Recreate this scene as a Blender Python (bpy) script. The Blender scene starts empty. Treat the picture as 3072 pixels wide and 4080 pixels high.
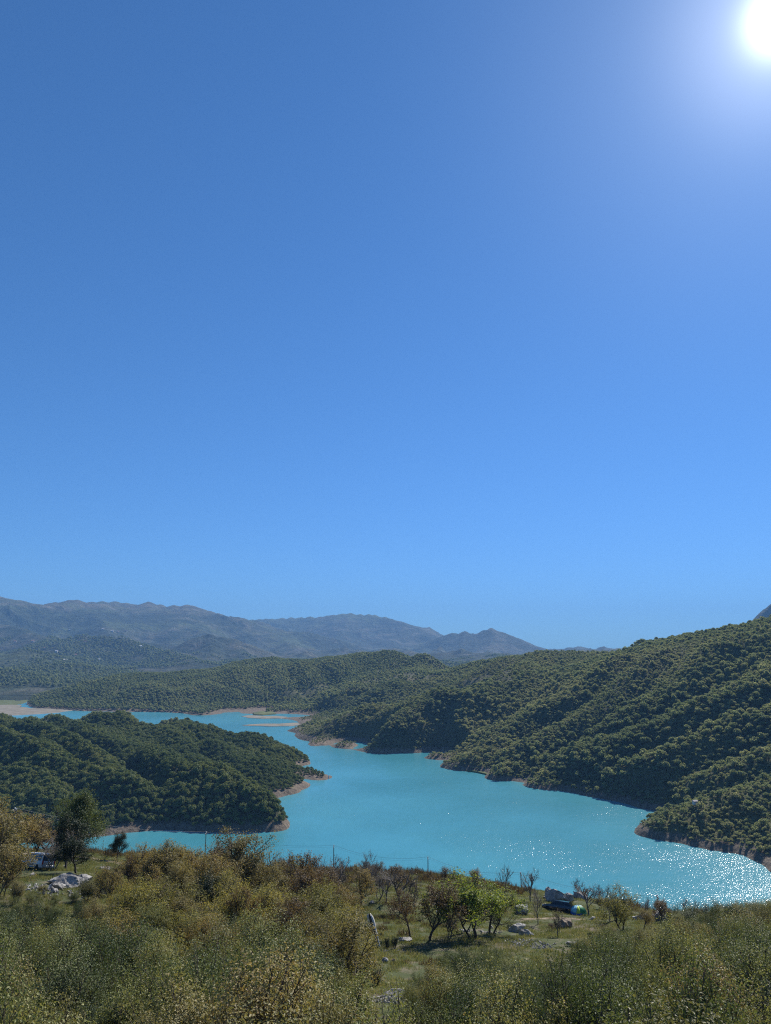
import bpy, bmesh, math, random
import numpy as np
from mathutils import Vector, Matrix, Euler

random.seed(7); RNG = np.random.default_rng(11)
R = math.radians
SC = bpy.context.scene
COL = SC.collection

# ------------------------------------------------------------------ camera
H = 130.0                      # metres of the viewpoint above the lake
PITCH = R(10.0)
FOC = 2946.0                   # focal length measured on the 3072 x 4080 photograph
cam_d = bpy.data.cameras.new('camera'); cam = bpy.data.objects.new('camera', cam_d); COL.objects.link(cam)
cam.location = (0, 0, H); cam.rotation_euler = (R(90) + PITCH, 0, 0)
cam_d.sensor_fit = 'VERTICAL'; cam_d.angle_y = 2 * math.atan(2040 / FOC)
cam_d.clip_start = 0.5; cam_d.clip_end = 60000
SC.camera = cam

# ------------------------------------------------------------------ sky, sun, exposure
SUN_EL, SUN_AZ = R(39.2), R(31.7)      # azimuth to the right of the view axis (+Y)
SUN_DIR = Vector((math.sin(SUN_AZ) * math.cos(SUN_EL), math.cos(SUN_AZ) * math.cos(SUN_EL), math.sin(SUN_EL)))
world = bpy.data.worlds.new('World'); SC.world = world; world.use_nodes = True
wn = world.node_tree; wn.nodes.clear()
w_out = wn.nodes.new('ShaderNodeOutputWorld'); w_bg = wn.nodes.new('ShaderNodeBackground')
w_sky = wn.nodes.new('ShaderNodeTexSky'); w_sky.sky_type = 'NISHITA'; w_sky.sun_disc = False
w_sky.sun_elevation = SUN_EL; w_sky.sun_rotation = SUN_AZ
w_sky.altitude = 400; w_sky.air_density = 1.0; w_sky.dust_density = 0.15; w_sky.ozone_density = 10.0
def w_vec(op, a, b):
    n = wn.nodes.new('ShaderNodeVectorMath'); n.operation = op
    for i, v in enumerate((a, b)):
        if isinstance(v, tuple): n.inputs[i].default_value = v
        elif v is not None: wn.links.new(v, n.inputs[i])
    return n
def w_mth(op, a, b):
    n = wn.nodes.new('ShaderNodeMath'); n.operation = op
    for i, v in enumerate((a, b)):
        if isinstance(v, (int, float)): n.inputs[i].default_value = v
        elif v is not None: wn.links.new(v, n.inputs[i])
    return n.outputs[0]
# film response: the bright horizon is rolled off channel by channel, as the phone does
w_k = w_vec('MULTIPLY', w_sky.outputs[0], (0.20, 0.10, 0.03))
w_den = w_vec('ADD', w_k.outputs[0], (1.0, 1.0, 1.0))
w_roll = w_vec('DIVIDE', w_sky.outputs[0], w_den.outputs[0])
# bright haze round the sun
w_geo = wn.nodes.new('ShaderNodeNewGeometry')
w_dot = w_vec('DOT_PRODUCT', w_geo.outputs['Incoming'], tuple(-SUN_DIR)).outputs['Value']
w_dot = w_mth('MAXIMUM', w_dot, 0.0)
w_glow = w_mth('ADD', w_mth('ADD', w_mth('MULTIPLY', w_mth('POWER', w_dot, 36.0), 0.9), w_mth('MULTIPLY', w_mth('POWER', w_dot, 240.0), 3.0)), w_mth('MULTIPLY', w_mth('POWER', w_dot, 2400.0), 14.0))
w_gc = wn.nodes.new('ShaderNodeVectorMath'); w_gc.operation = 'SCALE'; w_gc.inputs[0].default_value = (0.95, 0.97, 1.0)
wn.links.new(w_glow, w_gc.inputs['Scale'])
w_tint = w_vec('MULTIPLY', w_roll.outputs[0], (0.68, 0.955, 1.02))
w_sum = w_vec('ADD', w_tint.outputs[0], w_gc.outputs[0])
wn.links.new(w_sum.outputs[0], w_bg.inputs['Color'])
w_bg.inputs['Strength'].default_value = 0.094
wn.links.new(w_bg.outputs[0], w_out.inputs['Surface'])
sun_d = bpy.data.lights.new('sun', 'SUN'); sun_d.energy = 5.0; sun_d.angle = R(0.53); sun_d.color = (1.0, 0.95, 0.87)
sun = bpy.data.objects.new('sun', sun_d); COL.objects.link(sun); sun.location = (300, 500, 900)
sun.rotation_euler = (-SUN_DIR).to_track_quat('-Z', 'Y').to_euler()
SC.view_settings.view_transform = 'Standard'; SC.view_settings.look = 'None'
SC.view_settings.exposure = 0.5; SC.view_settings.gamma = 1.0; SC.view_settings.use_curve_mapping = False
SC.cycles.max_bounces = 6; SC.cycles.diffuse_bounces = 2; SC.cycles.glossy_bounces = 2
SC.cycles.transmission_bounces = 3; SC.cycles.volume_bounces = 0; SC.cycles.transparent_max_bounces = 4
SC.cycles.sample_clamp_indirect = 4.0
SC.cycles.use_denoising = False; SC.cycles.use_adaptive_sampling = False
SC.cycles.pixel_filter_type = 'BLACKMAN_HARRIS'; SC.cycles.filter_width = 1.15

# ------------------------------------------------------------------ helpers
def px_dir(px, py):
    dx = (px - 1536) / FOC; dz = (2040 - py) / FOC
    return np.array((dx, math.cos(PITCH) - dz * math.sin(PITCH), math.sin(PITCH) + dz * math.cos(PITCH)))
def at_z(px, py, z):
    d = px_dir(px, py); return np.array((0, 0, H)) + d * ((z - H) / d[2])
def at_y(px, py, Y):
    d = px_dir(px, py); return np.array((0, 0, H)) + d * (Y / d[1])
def project(p):
    v = np.asarray(p, float) - np.array((0, 0, H))
    f = v[..., 1] * math.cos(PITCH) + v[..., 2] * math.sin(PITCH)
    u = -v[..., 1] * math.sin(PITCH) + v[..., 2] * math.cos(PITCH)
    return 1536 + FOC * v[..., 0] / f, 2040 - FOC * u / f

_T = np.random.default_rng(3).random((256, 256))
def vnoise(x, y):
    x = np.asarray(x, float); y = np.asarray(y, float)
    xi = np.floor(x).astype(np.int64); yi = np.floor(y).astype(np.int64)
    fx = x - xi; fy = y - yi; fx = fx * fx * (3 - 2 * fx); fy = fy * fy * (3 - 2 * fy)
    a = _T[xi & 255, yi & 255]; b = _T[(xi + 1) & 255, yi & 255]; c = _T[xi & 255, (yi + 1) & 255]; d = _T[(xi + 1) & 255, (yi + 1) & 255]
    return (a + (b - a) * fx) * (1 - fy) + (c + (d - c) * fx) * fy
def fbm(x, y, wl, oct=4, gain=0.5, seed=0):
    s = 0; a = 1; t = 0; f = 1 / wl
    for i in range(oct):
        s = s + a * (vnoise(np.asarray(x) * f + 17.3 * i + seed, np.asarray(y) * f + 9.1 * i + seed * 1.7) * 2 - 1); t += a; a *= gain; f *= 2.03
    return s / t
def ridged(x, y, wl, oct=4, seed=0):
    s = 0; a = 1; t = 0; f = 1 / wl
    for i in range(oct):
        n = 1 - np.abs(vnoise(np.asarray(x) * f + 5.3 * i + seed, np.asarray(y) * f + 3.1 * i + seed * 2.3) * 2 - 1)
        s = s + a * n * n; t += a; a *= 0.5; f *= 2.07
    return s / t
def sstep(a, b, x):
    t = np.clip((x - a) / (b - a), 0, 1); return t * t * (3 - 2 * t)

class RBF:
    def __init__(self, P, c, smooth=0.0):
        P = np.asarray(P, float); self.X = P[:, :2]; self.c = c; n = len(P)
        d = np.sqrt(((self.X[:, None] - self.X[None]) ** 2).sum(-1) + c * c)
        A = np.zeros((n + 3, n + 3)); A[:n, :n] = -d + 0; A[np.arange(n), np.arange(n)] -= -smooth * 0 + smooth
        Q = np.c_[np.ones(n), self.X / 1000]; A[:n, n:] = Q; A[n:, :n] = Q.T
        b = np.zeros(n + 3); b[:n] = P[:, 2]; self.w = np.linalg.lstsq(A, b, rcond=None)[0]
    def __call__(self, x, y):
        x = np.asarray(x, float); sh = x.shape; x = x.ravel(); y = np.asarray(y, float).ravel(); out = np.empty(len(x)); n = len(self.X)
        for i in range(0, len(x), 20000):
            xs = x[i:i + 20000, None]; ys = y[i:i + 20000, None]
            d = np.sqrt((xs - self.X[:, 0]) ** 2 + (ys - self.X[:, 1]) ** 2 + self.c ** 2)
            out[i:i + 20000] = -d @ self.w[:n] + self.w[n] + self.w[n + 1] * xs[:, 0] / 1000 + self.w[n + 2] * ys[:, 0] / 1000
        return out.reshape(sh)

def mesh_np(name, V, F, mat=None, smooth=True, faceattr=None):
    me = bpy.data.meshes.new(name); V = np.ascontiguousarray(V, np.float32); F = np.ascontiguousarray(F, np.int32)
    n, k = F.shape
    me.vertices.add(len(V)); me.vertices.foreach_set('co', V.ravel())
    me.loops.add(n * k); me.loops.foreach_set('vertex_index', F.ravel())
    me.polygons.add(n); me.polygons.foreach_set('loop_start', np.arange(0, n * k, k, dtype=np.int32))
    me.polygons.foreach_set('use_smooth', np.full(n, smooth, dtype=bool))
    if faceattr is not None:
        for an, av in faceattr.items():
            at = me.attributes.new(an, 'FLOAT', 'FACE'); at.data.foreach_set('value', np.ascontiguousarray(av, np.float32))
    me.update(calc_edges=True)
    for m in (mat if isinstance(mat, (list, tuple)) else [mat] if mat else []): me.materials.append(m)
    return me
def link(name, me, parent=None):
    o = bpy.data.objects.new(name, me); COL.objects.link(o)
    if parent is not None: o.parent = parent
    return o
def tag(o, label=None, cat=None, group=None, kind=None):
    if label: o['label'] = label
    if cat: o['category'] = cat
    if group: o['group'] = group
    if kind: o['kind'] = kind
    return o
def empty(name, loc, rz=0.0, sc=1.0):
    o = bpy.data.objects.new(name, None); COL.objects.link(o); o.location = loc; o.rotation_euler = (0, 0, rz); o.scale = (sc, sc, sc)
    o.empty_display_size = 0.3
    return o

# ------------------------------------------------------------------ materials
class NT:
    def __init__(self, name):
        self.m = bpy.data.materials.new(name); self.m.use_nodes = True; self.t = self.m.node_tree
        self.bsdf = self.t.nodes['Principled BSDF']; self.out = self.t.nodes['Material Output']
        self.bsdf.inputs['Specular IOR Level'].default_value = 0.2
    def n(self, kind, **kw):
        n = self.t.nodes.new(kind)
        for k, v in kw.items(): setattr(n, k, v)
        return n
    def l(self, a, b): self.t.links.new(a, b)
    def coord(self): return self.n('ShaderNodeNewGeometry').outputs['Position']
    def noise(self, scale, detail=4, rough=0.6, vec=None, dist=0.0):
        n = self.n('ShaderNodeTexNoise'); n.inputs['Scale'].default_value = scale; n.inputs['Detail'].default_value = detail
        n.inputs['Roughness'].default_value = rough; n.inputs['Distortion'].default_value = dist
        self.l(vec if vec is not None else self.coord(), n.inputs['Vector']); return n.outputs['Fac']
    def ramp(self, fac, stops, interp='LINEAR'):
        r = self.n('ShaderNodeValToRGB'); r.color_ramp.interpolation = interp
        e = r.color_ramp.elements
        while len(e) < len(stops): e.new(0.5)
        for i, (p, c) in enumerate(stops): e[i].position = p; e[i].color = tuple(c) + (1,) if len(c) == 3 else c
        if fac is not None: self.l(fac, r.inputs['Fac'])
        return r.outputs['Color']
    def mix(self, fac, a, b, blend='MIX'):
        n = self.n('ShaderNodeMix', data_type='RGBA', blend_type=blend)
        for i, v in ((0, fac), (6, a), (7, b)):
            if isinstance(v, (int, float)): n.inputs[i].default_value = v
            elif isinstance(v, tuple): n.inputs[i].default_value = v + (1,)
            else: self.l(v, n.inputs[i])
        return n.outputs[2]
    def mth(self, op, a, b=None, clamp=False):
        n = self.n('ShaderNodeMath', operation=op); n.use_clamp = clamp
        for i, v in enumerate((a, b)):
            if v is None: continue
            if isinstance(v, (int, float)): n.inputs[i].default_value = v
            else: self.l(v, n.inputs[i])
        return n.outputs[0]
    def bump(self, h, strength, dist, to=None):
        b = self.n('ShaderNodeBump'); b.inputs['Strength'].default_value = strength; b.inputs['Distance'].default_value = dist
        self.l(h, b.inputs['Height']); self.l(b.outputs[0], (to or self.bsdf).inputs['Normal']); return b.outputs[0]
    def color(self, c, rough=0.9):
        if isinstance(c, tuple): self.bsdf.inputs['Base Color'].default_value = c + (1,)
        else: self.l(c, self.bsdf.inputs['Base Color'])
        self.bsdf.inputs['Roughness'].default_value = rough; return self
def plain(name, c, rough=0.6, metal=0.0, spec=0.3, var=0.12, scale=3.0):
    t = NT(name); f = t.noise(scale, 3)
    lo = tuple(x * (1 - var) for x in c); hi = tuple(min(1, x * (1 + var)) for x in c)
    t.color(t.ramp(f, [(0.3, lo), (0.7, hi)]), rough); t.bsdf.inputs['Metallic'].default_value = metal
    t.bsdf.inputs['Specular IOR Level'].default_value = spec
    return t.m

def leaf_mat(name, stops, transl=0.35, objvar=0.35, inst=False, rough=0.55):
    """leaves: per-leaf colour from the 'lv' attribute, shifted per plant"""
    t = NT(name)
    a = t.n('ShaderNodeAttribute', attribute_name='lv'); f = a.outputs['Fac']
    if inst:
        b = t.n('ShaderNodeAttribute', attribute_name='tint', attribute_type='INSTANCER'); rnd = b.outputs['Fac']
    else:
        rnd = t.n('ShaderNodeObjectInfo').outputs['Random']
    f = t.mth('ADD', t.mth('MULTIPLY', f, 1 - objvar), t.mth('MULTIPLY', rnd, objvar))
    col = t.ramp(f, stops)
    t.color(col, rough); t.bsdf.inputs['Specular IOR Level'].default_value = 0.25
    tr = t.n('ShaderNodeBsdfTranslucent'); t.l(t.mix(1.0, col, (1.25, 1.2, 0.75), 'MULTIPLY'), tr.inputs['Color'])
    mx = t.n('ShaderNodeMixShader'); mx.inputs[0].default_value = transl
    t.l(t.bsdf.outputs[0], mx.inputs[1]); t.l(tr.outputs[0], mx.inputs[2]); t.l(mx.outputs[0], t.out.inputs['Surface'])
    return t.m

M = {}
M['bark'] = plain('bark', (0.075, 0.062, 0.052), 0.95, var=0.35, scale=9)
M['bark_pale'] = plain('bark_pale', (0.16, 0.145, 0.13), 0.95, var=0.3, scale=9)
M['forest_leaf'] = leaf_mat('forest_leaf', [(0.0, (0.050, 0.082, 0.026)), (0.45, (0.120, 0.158, 0.050)), (0.8, (0.205, 0.225, 0.072)), (1.0, (0.28, 0.235, 0.09))], 0.30, 0.5, inst=True, rough=0.7)
M['hill_leaf'] = leaf_mat('hill_leaf', [(0.0, (0.100, 0.140, 0.076)), (0.4, (0.180, 0.220, 0.118)), (0.75, (0.260, 0.285, 0.155)), (1.0, (0.32, 0.285, 0.19))], 0.48, 0.55, inst=True, rough=0.8)
M['scrub_leaf'] = leaf_mat('scrub_leaf', [(0.0, (0.050, 0.070, 0.022)), (0.3, (0.130, 0.158, 0.048)), (0.6, (0.240, 0.248, 0.084)), (0.85, (0.36, 0.315, 0.13)), (1.0, (0.23, 0.15, 0.07))], 0.29, 0.60)
M['scrub_dark'] = leaf_mat('scrub_dark', [(0.0, (0.030, 0.050, 0.017)), (0.5, (0.098, 0.130, 0.042)), (1.0, (0.22, 0.23, 0.085))], 0.24, 0.55)
M['autumn_leaf'] = leaf_mat('autumn_leaf', [(0.0, (0.105, 0.102, 0.038)), (0.4, (0.20, 0.17, 0.066)), (0.7, (0.28, 0.215, 0.08)), (0.88, (0.21, 0.13, 0.055)), (1.0, (0.12, 0.078, 0.04))], 0.40, 0.40)
M['brown_leaf'] = leaf_mat('brown_leaf', [(0.0, (0.085, 0.068, 0.036)), (0.5, (0.14, 0.095, 0.05)), (0.85, (0.18, 0.12, 0.055)), (1.0, (0.11, 0.10, 0.045))], 0.33, 0.3)
M['yellow_leaf'] = leaf_mat('yellow_leaf', [(0.0, (0.105, 0.115, 0.036)), (0.45, (0.215, 0.20, 0.062)), (0.8, (0.36, 0.30, 0.085)), (1.0, (0.23, 0.145, 0.05))], 0.42, 0.35)
M['green_leaf'] = leaf_mat('green_leaf', [(0.0, (0.105, 0.155, 0.026)), (0.5, (0.185, 0.24, 0.042)), (0.85, (0.29, 0.31, 0.06)), (1.0, (0.28, 0.20, 0.06))], 0.5, 0.1)
M['ivy_leaf'] = leaf_mat('ivy_leaf', [(0.0, (0.010, 0.020, 0.006)), (0.6, (0.030, 0.045, 0.014)), (1.0, (0.060, 0.072, 0.024))], 0.12, 0.2)
M['scrub_tan'] = leaf_mat('scrub_tan', [(0.0, (0.088, 0.092, 0.032)), (0.4, (0.195, 0.182, 0.068)), (0.75, (0.32, 0.26, 0.105)), (1.0, (0.23, 0.145, 0.07))], 0.29, 0.55)
M['juniper_leaf'] = leaf_mat('juniper_leaf', [(0.0, (0.016, 0.028, 0.012)), (0.6, (0.045, 0.062, 0.026)), (1.0, (0.095, 0.105, 0.045))], 0.10, 0.3)

def terrain_mat():
    t = NT('hill_soil'); pos = t.coord()
    z = t.n('ShaderNodeSeparateXYZ'); t.l(pos, z.inputs[0])
    n1 = t.noise(0.02, 6, 0.65); n2 = t.noise(0.25, 5, 0.7); n3 = t.noise(0.006, 3)
    soil = t.ramp(t.mth('ADD', t.mth('MULTIPLY', n2, 0.5), t.mth('MULTIPLY', t.noise(0.9, 6, 0.75, dist=0.5), 0.5)), [(0.34, (0.050, 0.040, 0.031)), (0.5, (0.135, 0.105, 0.076)), (0.64, (0.26, 0.21, 0.155))])
    scrub = t.ramp(n1, [(0.3, (0.030, 0.038, 0.016)), (0.5, (0.055, 0.058, 0.026)), (0.7, (0.10, 0.09, 0.042))])
    grass = t.ramp(n2, [(0.3, (0.09, 0.10, 0.035)), (0.7, (0.16, 0.15, 0.06))])
    zz = t.mth('ADD', z.outputs[2], t.mth('MULTIPLY', t.mth('SUBTRACT', n1, 0.5), 9.0))
    k1 = t.mth('MULTIPLY', t.mth('SUBTRACT', zz, 4.2), 0.55, clamp=True)
    k2 = t.mth('MULTIPLY', t.mth('SUBTRACT', n3, 0.53), 14.0, clamp=True)
    c = t.mix(k1, soil, t.mix(t.mth('MULTIPLY', k2, 0.5), scrub, grass))
    t.color(c, 0.95); t.bump(n2, 0.9, 2.0)
    return t.m
M['hill'] = terrain_mat()

def mountain_mat():
    t = NT('mountain_slope'); pos = t.coord()
    z = t.n('ShaderNodeSeparateXYZ'); t.l(pos, z.inputs[0])
    a = t.noise(0.0022, 8, 0.62); b = t.noise(0.0075, 8, 0.68, dist=0.6); c = t.noise(0.022, 6, 0.7); e = t.noise(0.0011, 4)
    wood = t.ramp(c, [(0.3, (0.012, 0.022, 0.012)), (0.55, (0.030, 0.044, 0.022)), (0.75, (0.075, 0.085, 0.04))])
    bare = t.ramp(b, [(0.35, (0.075, 0.075, 0.045)), (0.55, (0.14, 0.125, 0.085)), (0.75, (0.23, 0.21, 0.175))])
    meadow = t.ramp(c, [(0.4, (0.055, 0.075, 0.028)), (0.6, (0.10, 0.125, 0.045))])
    k = t.mth('MULTIPLY', t.mth('SUBTRACT', t.mth('ADD', t.mth('MULTIPLY', a, 0.55), t.mth('MULTIPLY', b, 0.45)), 0.485), 13.0, clamp=True)
    k = t.mth('MULTIPLY', k, t.mth('ADD', t.mth('MULTIPLY', c, 0.9), 0.15))
    hi = t.mth('MULTIPLY', t.mth('SUBTRACT', t.mth('ADD', z.outputs[2], t.mth('MULTIPLY', b, 160.0)), 420.0), 0.012, clamp=True)
    col = t.mix(t.mth('MAXIMUM', k, t.mth('MULTIPLY', hi, 0.8)), wood, t.mix(t.mth('MULTIPLY', t.mth('SUBTRACT', e, 0.52), 12.0, clamp=True), bare, meadow))
    t.color(col, 0.97); t.bump(t.mth('ADD', c, t.mth('MULTIPLY', b, 2.0)), 0.9, 26.0)
    return t.m
M['mountain'] = mountain_mat()

# ------------------------------------------------------------------ hills round the lake
CP = []
def shore(pts, z=0.0):
    for x, y in pts: CP.append(at_z(x, y, z) + np.array((0, 0, z * 0)))
PEN_SHORE = [(1148, 3299), (1100, 3311), (1033, 3312), (950, 3312), (867, 3313), (740, 3312), (600, 3310), (480, 3322), (369, 3338), (230, 3352), (100, 3362), (-80, 3372), (-250, 3376),
             (1140, 3275), (1116, 3250), (1085, 3215), (1062, 3184), (1097, 3182), (1150, 3172), (1200, 3155), (1245, 3133), (1225, 3118), (1205, 3108), (1250, 3107), (1325, 3101), (1290, 3085), (1235, 3072),
             (1205, 3055), (1240, 3041), (1205, 3022), (1150, 3000)]
MAIN_SHORE = [(1748, 2994), (1719, 3013), (1757, 3029), (1786, 3031), (1750, 3051), (1820, 3070), (1921, 3082), (1969, 3109), (2084, 3117), (2098, 3133), (2204, 3147), (2324, 3169), (2420, 3188), (2500, 3207), (2570, 3226), (2620, 3235),
              (2600, 3262), (2545, 3290), (2519, 3309), (2570, 3334), (2637, 3350), (2718, 3364), (2824, 3389), (2939, 3408), (2992, 3427), (3040, 3448), (3072, 3478), (3150, 3540), (3260, 3620),
              (1155, 2909), (1180, 2925), (1203, 2947), (1234, 2964), (1254, 2971), (1320, 2970), (1398, 2965), (1441, 2957), (1425, 2972), (1412, 2986), (1470, 3001), (1532, 3003), (1600, 3000), (1676, 2999),
              (1185, 2895), (1190, 2880), (1120, 2862), (1010, 2844), (950, 2838), (900, 2838), (840, 2848), (790, 2850), (740, 2845), (640, 2838), (500, 2836), (380, 2834), (280, 2830), (150, 2822)]
shore(PEN_SHORE); shore(MAIN_SHORE)
for x, y, z in [(1300, 3250, -22), (1500, 3320, -30), (1800, 3300, -30), (2100, 3250, -25), (2300, 3350, -28), (2430, 3265, -14), (2600, 3420, -20), (2800, 3460, -18), (2950, 3520, -16), (3072, 3620, -14), (1400, 3150, -22),
                (1600, 3090, -18), (1650, 3050, -12), (1350, 3030, -14), (1250, 2995, -10), (1150, 2960, -12), (1100, 2900, -9), (1000, 2875, -8), (920, 2860, -6), (1060, 3350, -14), (900, 3370, -14), (600, 3400, -14), (380, 3410, -14),
                (150, 3430, -14), (-100, 3440, -14), (1140, 3215, -8), (1180, 3180, -6), (470, 2846, -4), (640, 2850, -4), (1560, 3020, -8), (1700, 3003, -5), (1480, 2975, -4), (2000, 3130, -12), (1850, 3095, -9)]:
    p = at_z(x, y, 0); p[2] = z; CP.append(p)
TREE = 4.0
# peninsula: crests (pixel of the crown line, height of the ground there)
for x, y, z in [(553, 2836, 38), (645, 2840, 38), (765, 2886, 31), (860, 2908, 27), (922, 2923, 24), (1014, 2932, 22), (1090, 2962, 15), (1148, 2990, 8),
                (315, 2829, 47), (105, 2838, 50), (0, 2868, 50), (-150, 2868, 50), (-300, 2868, 48),
                (0, 2913, 44), (168, 2957, 38), (315, 3023, 27), (483, 3069, 24), (210, 2890, 43), (294, 2940, 34), (441, 3006, 26), (357, 2860, 42), (441, 2903, 35), (525, 2936, 29), (588, 2974, 24), (672, 3024, 17), (546, 3066, 21),
                (640, 3068, 25), (750, 3056, 27), (830, 3054, 27), (900, 3072, 25), (960, 3104, 21), (1030, 3158, 14), (1083, 3197, 8),
                (978, 2976, 16), (1041, 3018, 13), (1146, 3083, 6), (970, 3040, 12), (1062, 3079, 8), (1125, 3108, 4), (-200, 2960, 40), (-200, 3060, 30)]:
    p = at_z(x, y, z + TREE); p[2] = z * (0.62 if z > 12 else 0.85); CP.append(p)
def crest(pts, back=250, drop=55, sub=0.0):
    for x, y, Y in pts:
        p = at_y(x, y, Y); p[2] -= TREE + sub; CP.append(p)
        if back: q = p * (1 + back / Y); q[2] = p[2] - drop; CP.append(q)
crest([(2209, 2600, 1330), (2287, 2586, 1300), (2370, 2597, 1230)], sub=1)
crest([(2467, 2579, 1180), (2522, 2576, 1130)], sub=9)
crest([(2605, 2543, 1080), (2716, 2527, 1030), (2827, 2499, 990), (2947, 2476, 950), (3072, 2440, 910), (3250, 2395, 860), (3500, 2340, 800)], sub=4)
crest([(1818, 2650, 1650), (1885, 2644, 1620), (1939, 2627, 1600)], 300, 50, 30)
crest([(2002, 2612, 1560), (2078, 2600, 1520), (2135, 2588, 1480)], 300, 50, 13)
crest([(446, 2692, 1850), (528, 2687, 1900), (700, 2683, 1950), (806, 2675, 1980), (878, 2659, 2000), (988, 2632, 2030), (1075, 2625, 2050), (1147, 2630, 2050), (1252, 2630, 2050), (1348, 2618, 2000)], 350, 45, 2)
crest([(1500, 2602, 1950), (1536, 2593, 1900), (1591, 2600, 1850), (1674, 2618, 1800), (1711, 2613, 1760)], 350, 45, 10)
crest([(1757, 2641, 1720)], 350, 45, 26)
crest([(336, 2714, 1830), (240, 2735, 1780), (158, 2769, 1720)], 200, 25, 4)
# front domes of the far hill, the wooded point, foot of the valley
crest([(480, 2773, 1600), (543, 2744, 1620), (600, 2737, 1620), (672, 2760, 1600), (748, 2740, 1640), (810, 2726, 1650), (892, 2740, 1650), (964, 2774, 1600), (1100, 2800, 1560), (1250, 2790, 1550), (1330, 2770, 1560)], 0)
crest([(1436, 2811, 1090), (1520, 2798, 1085), (1580, 2790, 1075), (1652, 2763, 1060), (1700, 2749, 1050), (1772, 2737, 1040), (1834, 2750, 1030)], 130, 24, 7)
crest([(1952, 2728, 1080), (1994, 2702, 1110), (2078, 2670, 1150), (2183, 2677, 1150), (2288, 2648, 1150)], 0)
crest([(1600, 2840, 1010), (1520, 2920, 970), (1849, 2800, 990), (1844, 2880, 960), (1790, 2960, 935)], 0)
crest([(1480, 2745, 1450), (1350, 2800, 1420), (1250, 2840, 1380)], 0)
MID = RBF(CP, 22.0)

SPURS = []   # (polyline on the base field, height, half width)
def march(px, py, fn, off=0.0, t0=60, t1=4000, n=900):
    d = px_dir(px, py); d = d / np.linalg.norm(d)
    t = np.geomspace(t0, t1, n); P = np.array((0, 0, H)) + t[:, None] * d
    g = fn(P[:, 0], P[:, 1]) + off - P[:, 2]; i = np.argmax(g > 0)
    if g[i] <= 0: return None
    if i > 0:
        f = g[i - 1] / (g[i - 1] - g[i]); return P[i - 1] + (P[i] - P[i - 1]) * f
    return P[0]
def spur(pts, amp, w):
    line = []
    for x, y in pts:
        p = march(x, y, MID, amp + TREE, 380)
        if p is not None: line.append(p[:2])
    if len(line) > 1: SPURS.append((np.array(line), amp, w))
spur([(0, 2913), (84, 2939), (168, 2957), (252, 3002), (315, 3023), (420, 3052), (483, 3069), (560, 3100)], 20, 20)
spur([(130, 2858), (210, 2890), (294, 2936), (378, 2966), (441, 3008), (520, 3050)], 20, 20)
spur([(345, 2850), (370, 2864), (441, 2899), (525, 2932), (588, 2970), (672, 3020)], 20, 20)
spur([(-300, 2868), (-150, 2868), (0, 2868), (60, 2852), (110, 2843), (184, 2843), (250, 2848), (315, 2838), (400, 2848), (480, 2852), (553, 2842)], 12, 26)
spur([(553, 2836), (645, 2840), (765, 2886), (860, 2908), (922, 2923), (1014, 2932), (1090, 2962), (1148, 2992)], 10, 24)
spur([(600, 2860), (650, 2888), (700, 2930), (760, 2985), (800, 3020)], 12, 20)
spur([(640, 3068), (750, 3056), (830, 3054), (900, 3072), (960, 3104), (1030, 3158), (1083, 3197)], 12, 28)
spur([(940, 2926), (978, 2970), (1041, 3012), (1146, 3079)], 10, 20)
spur([(860, 2960), (970, 3037), (1062, 3076), (1125, 3105)], 10, 20)
spur([(720, 3150), (700, 3220), (720, 3280)], 10, 20); spur([(420, 3130), (450, 3210), (480, 3290)], 10, 22); spur([(150, 3050), (220, 3140), (300, 3220)], 10, 24)
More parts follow.
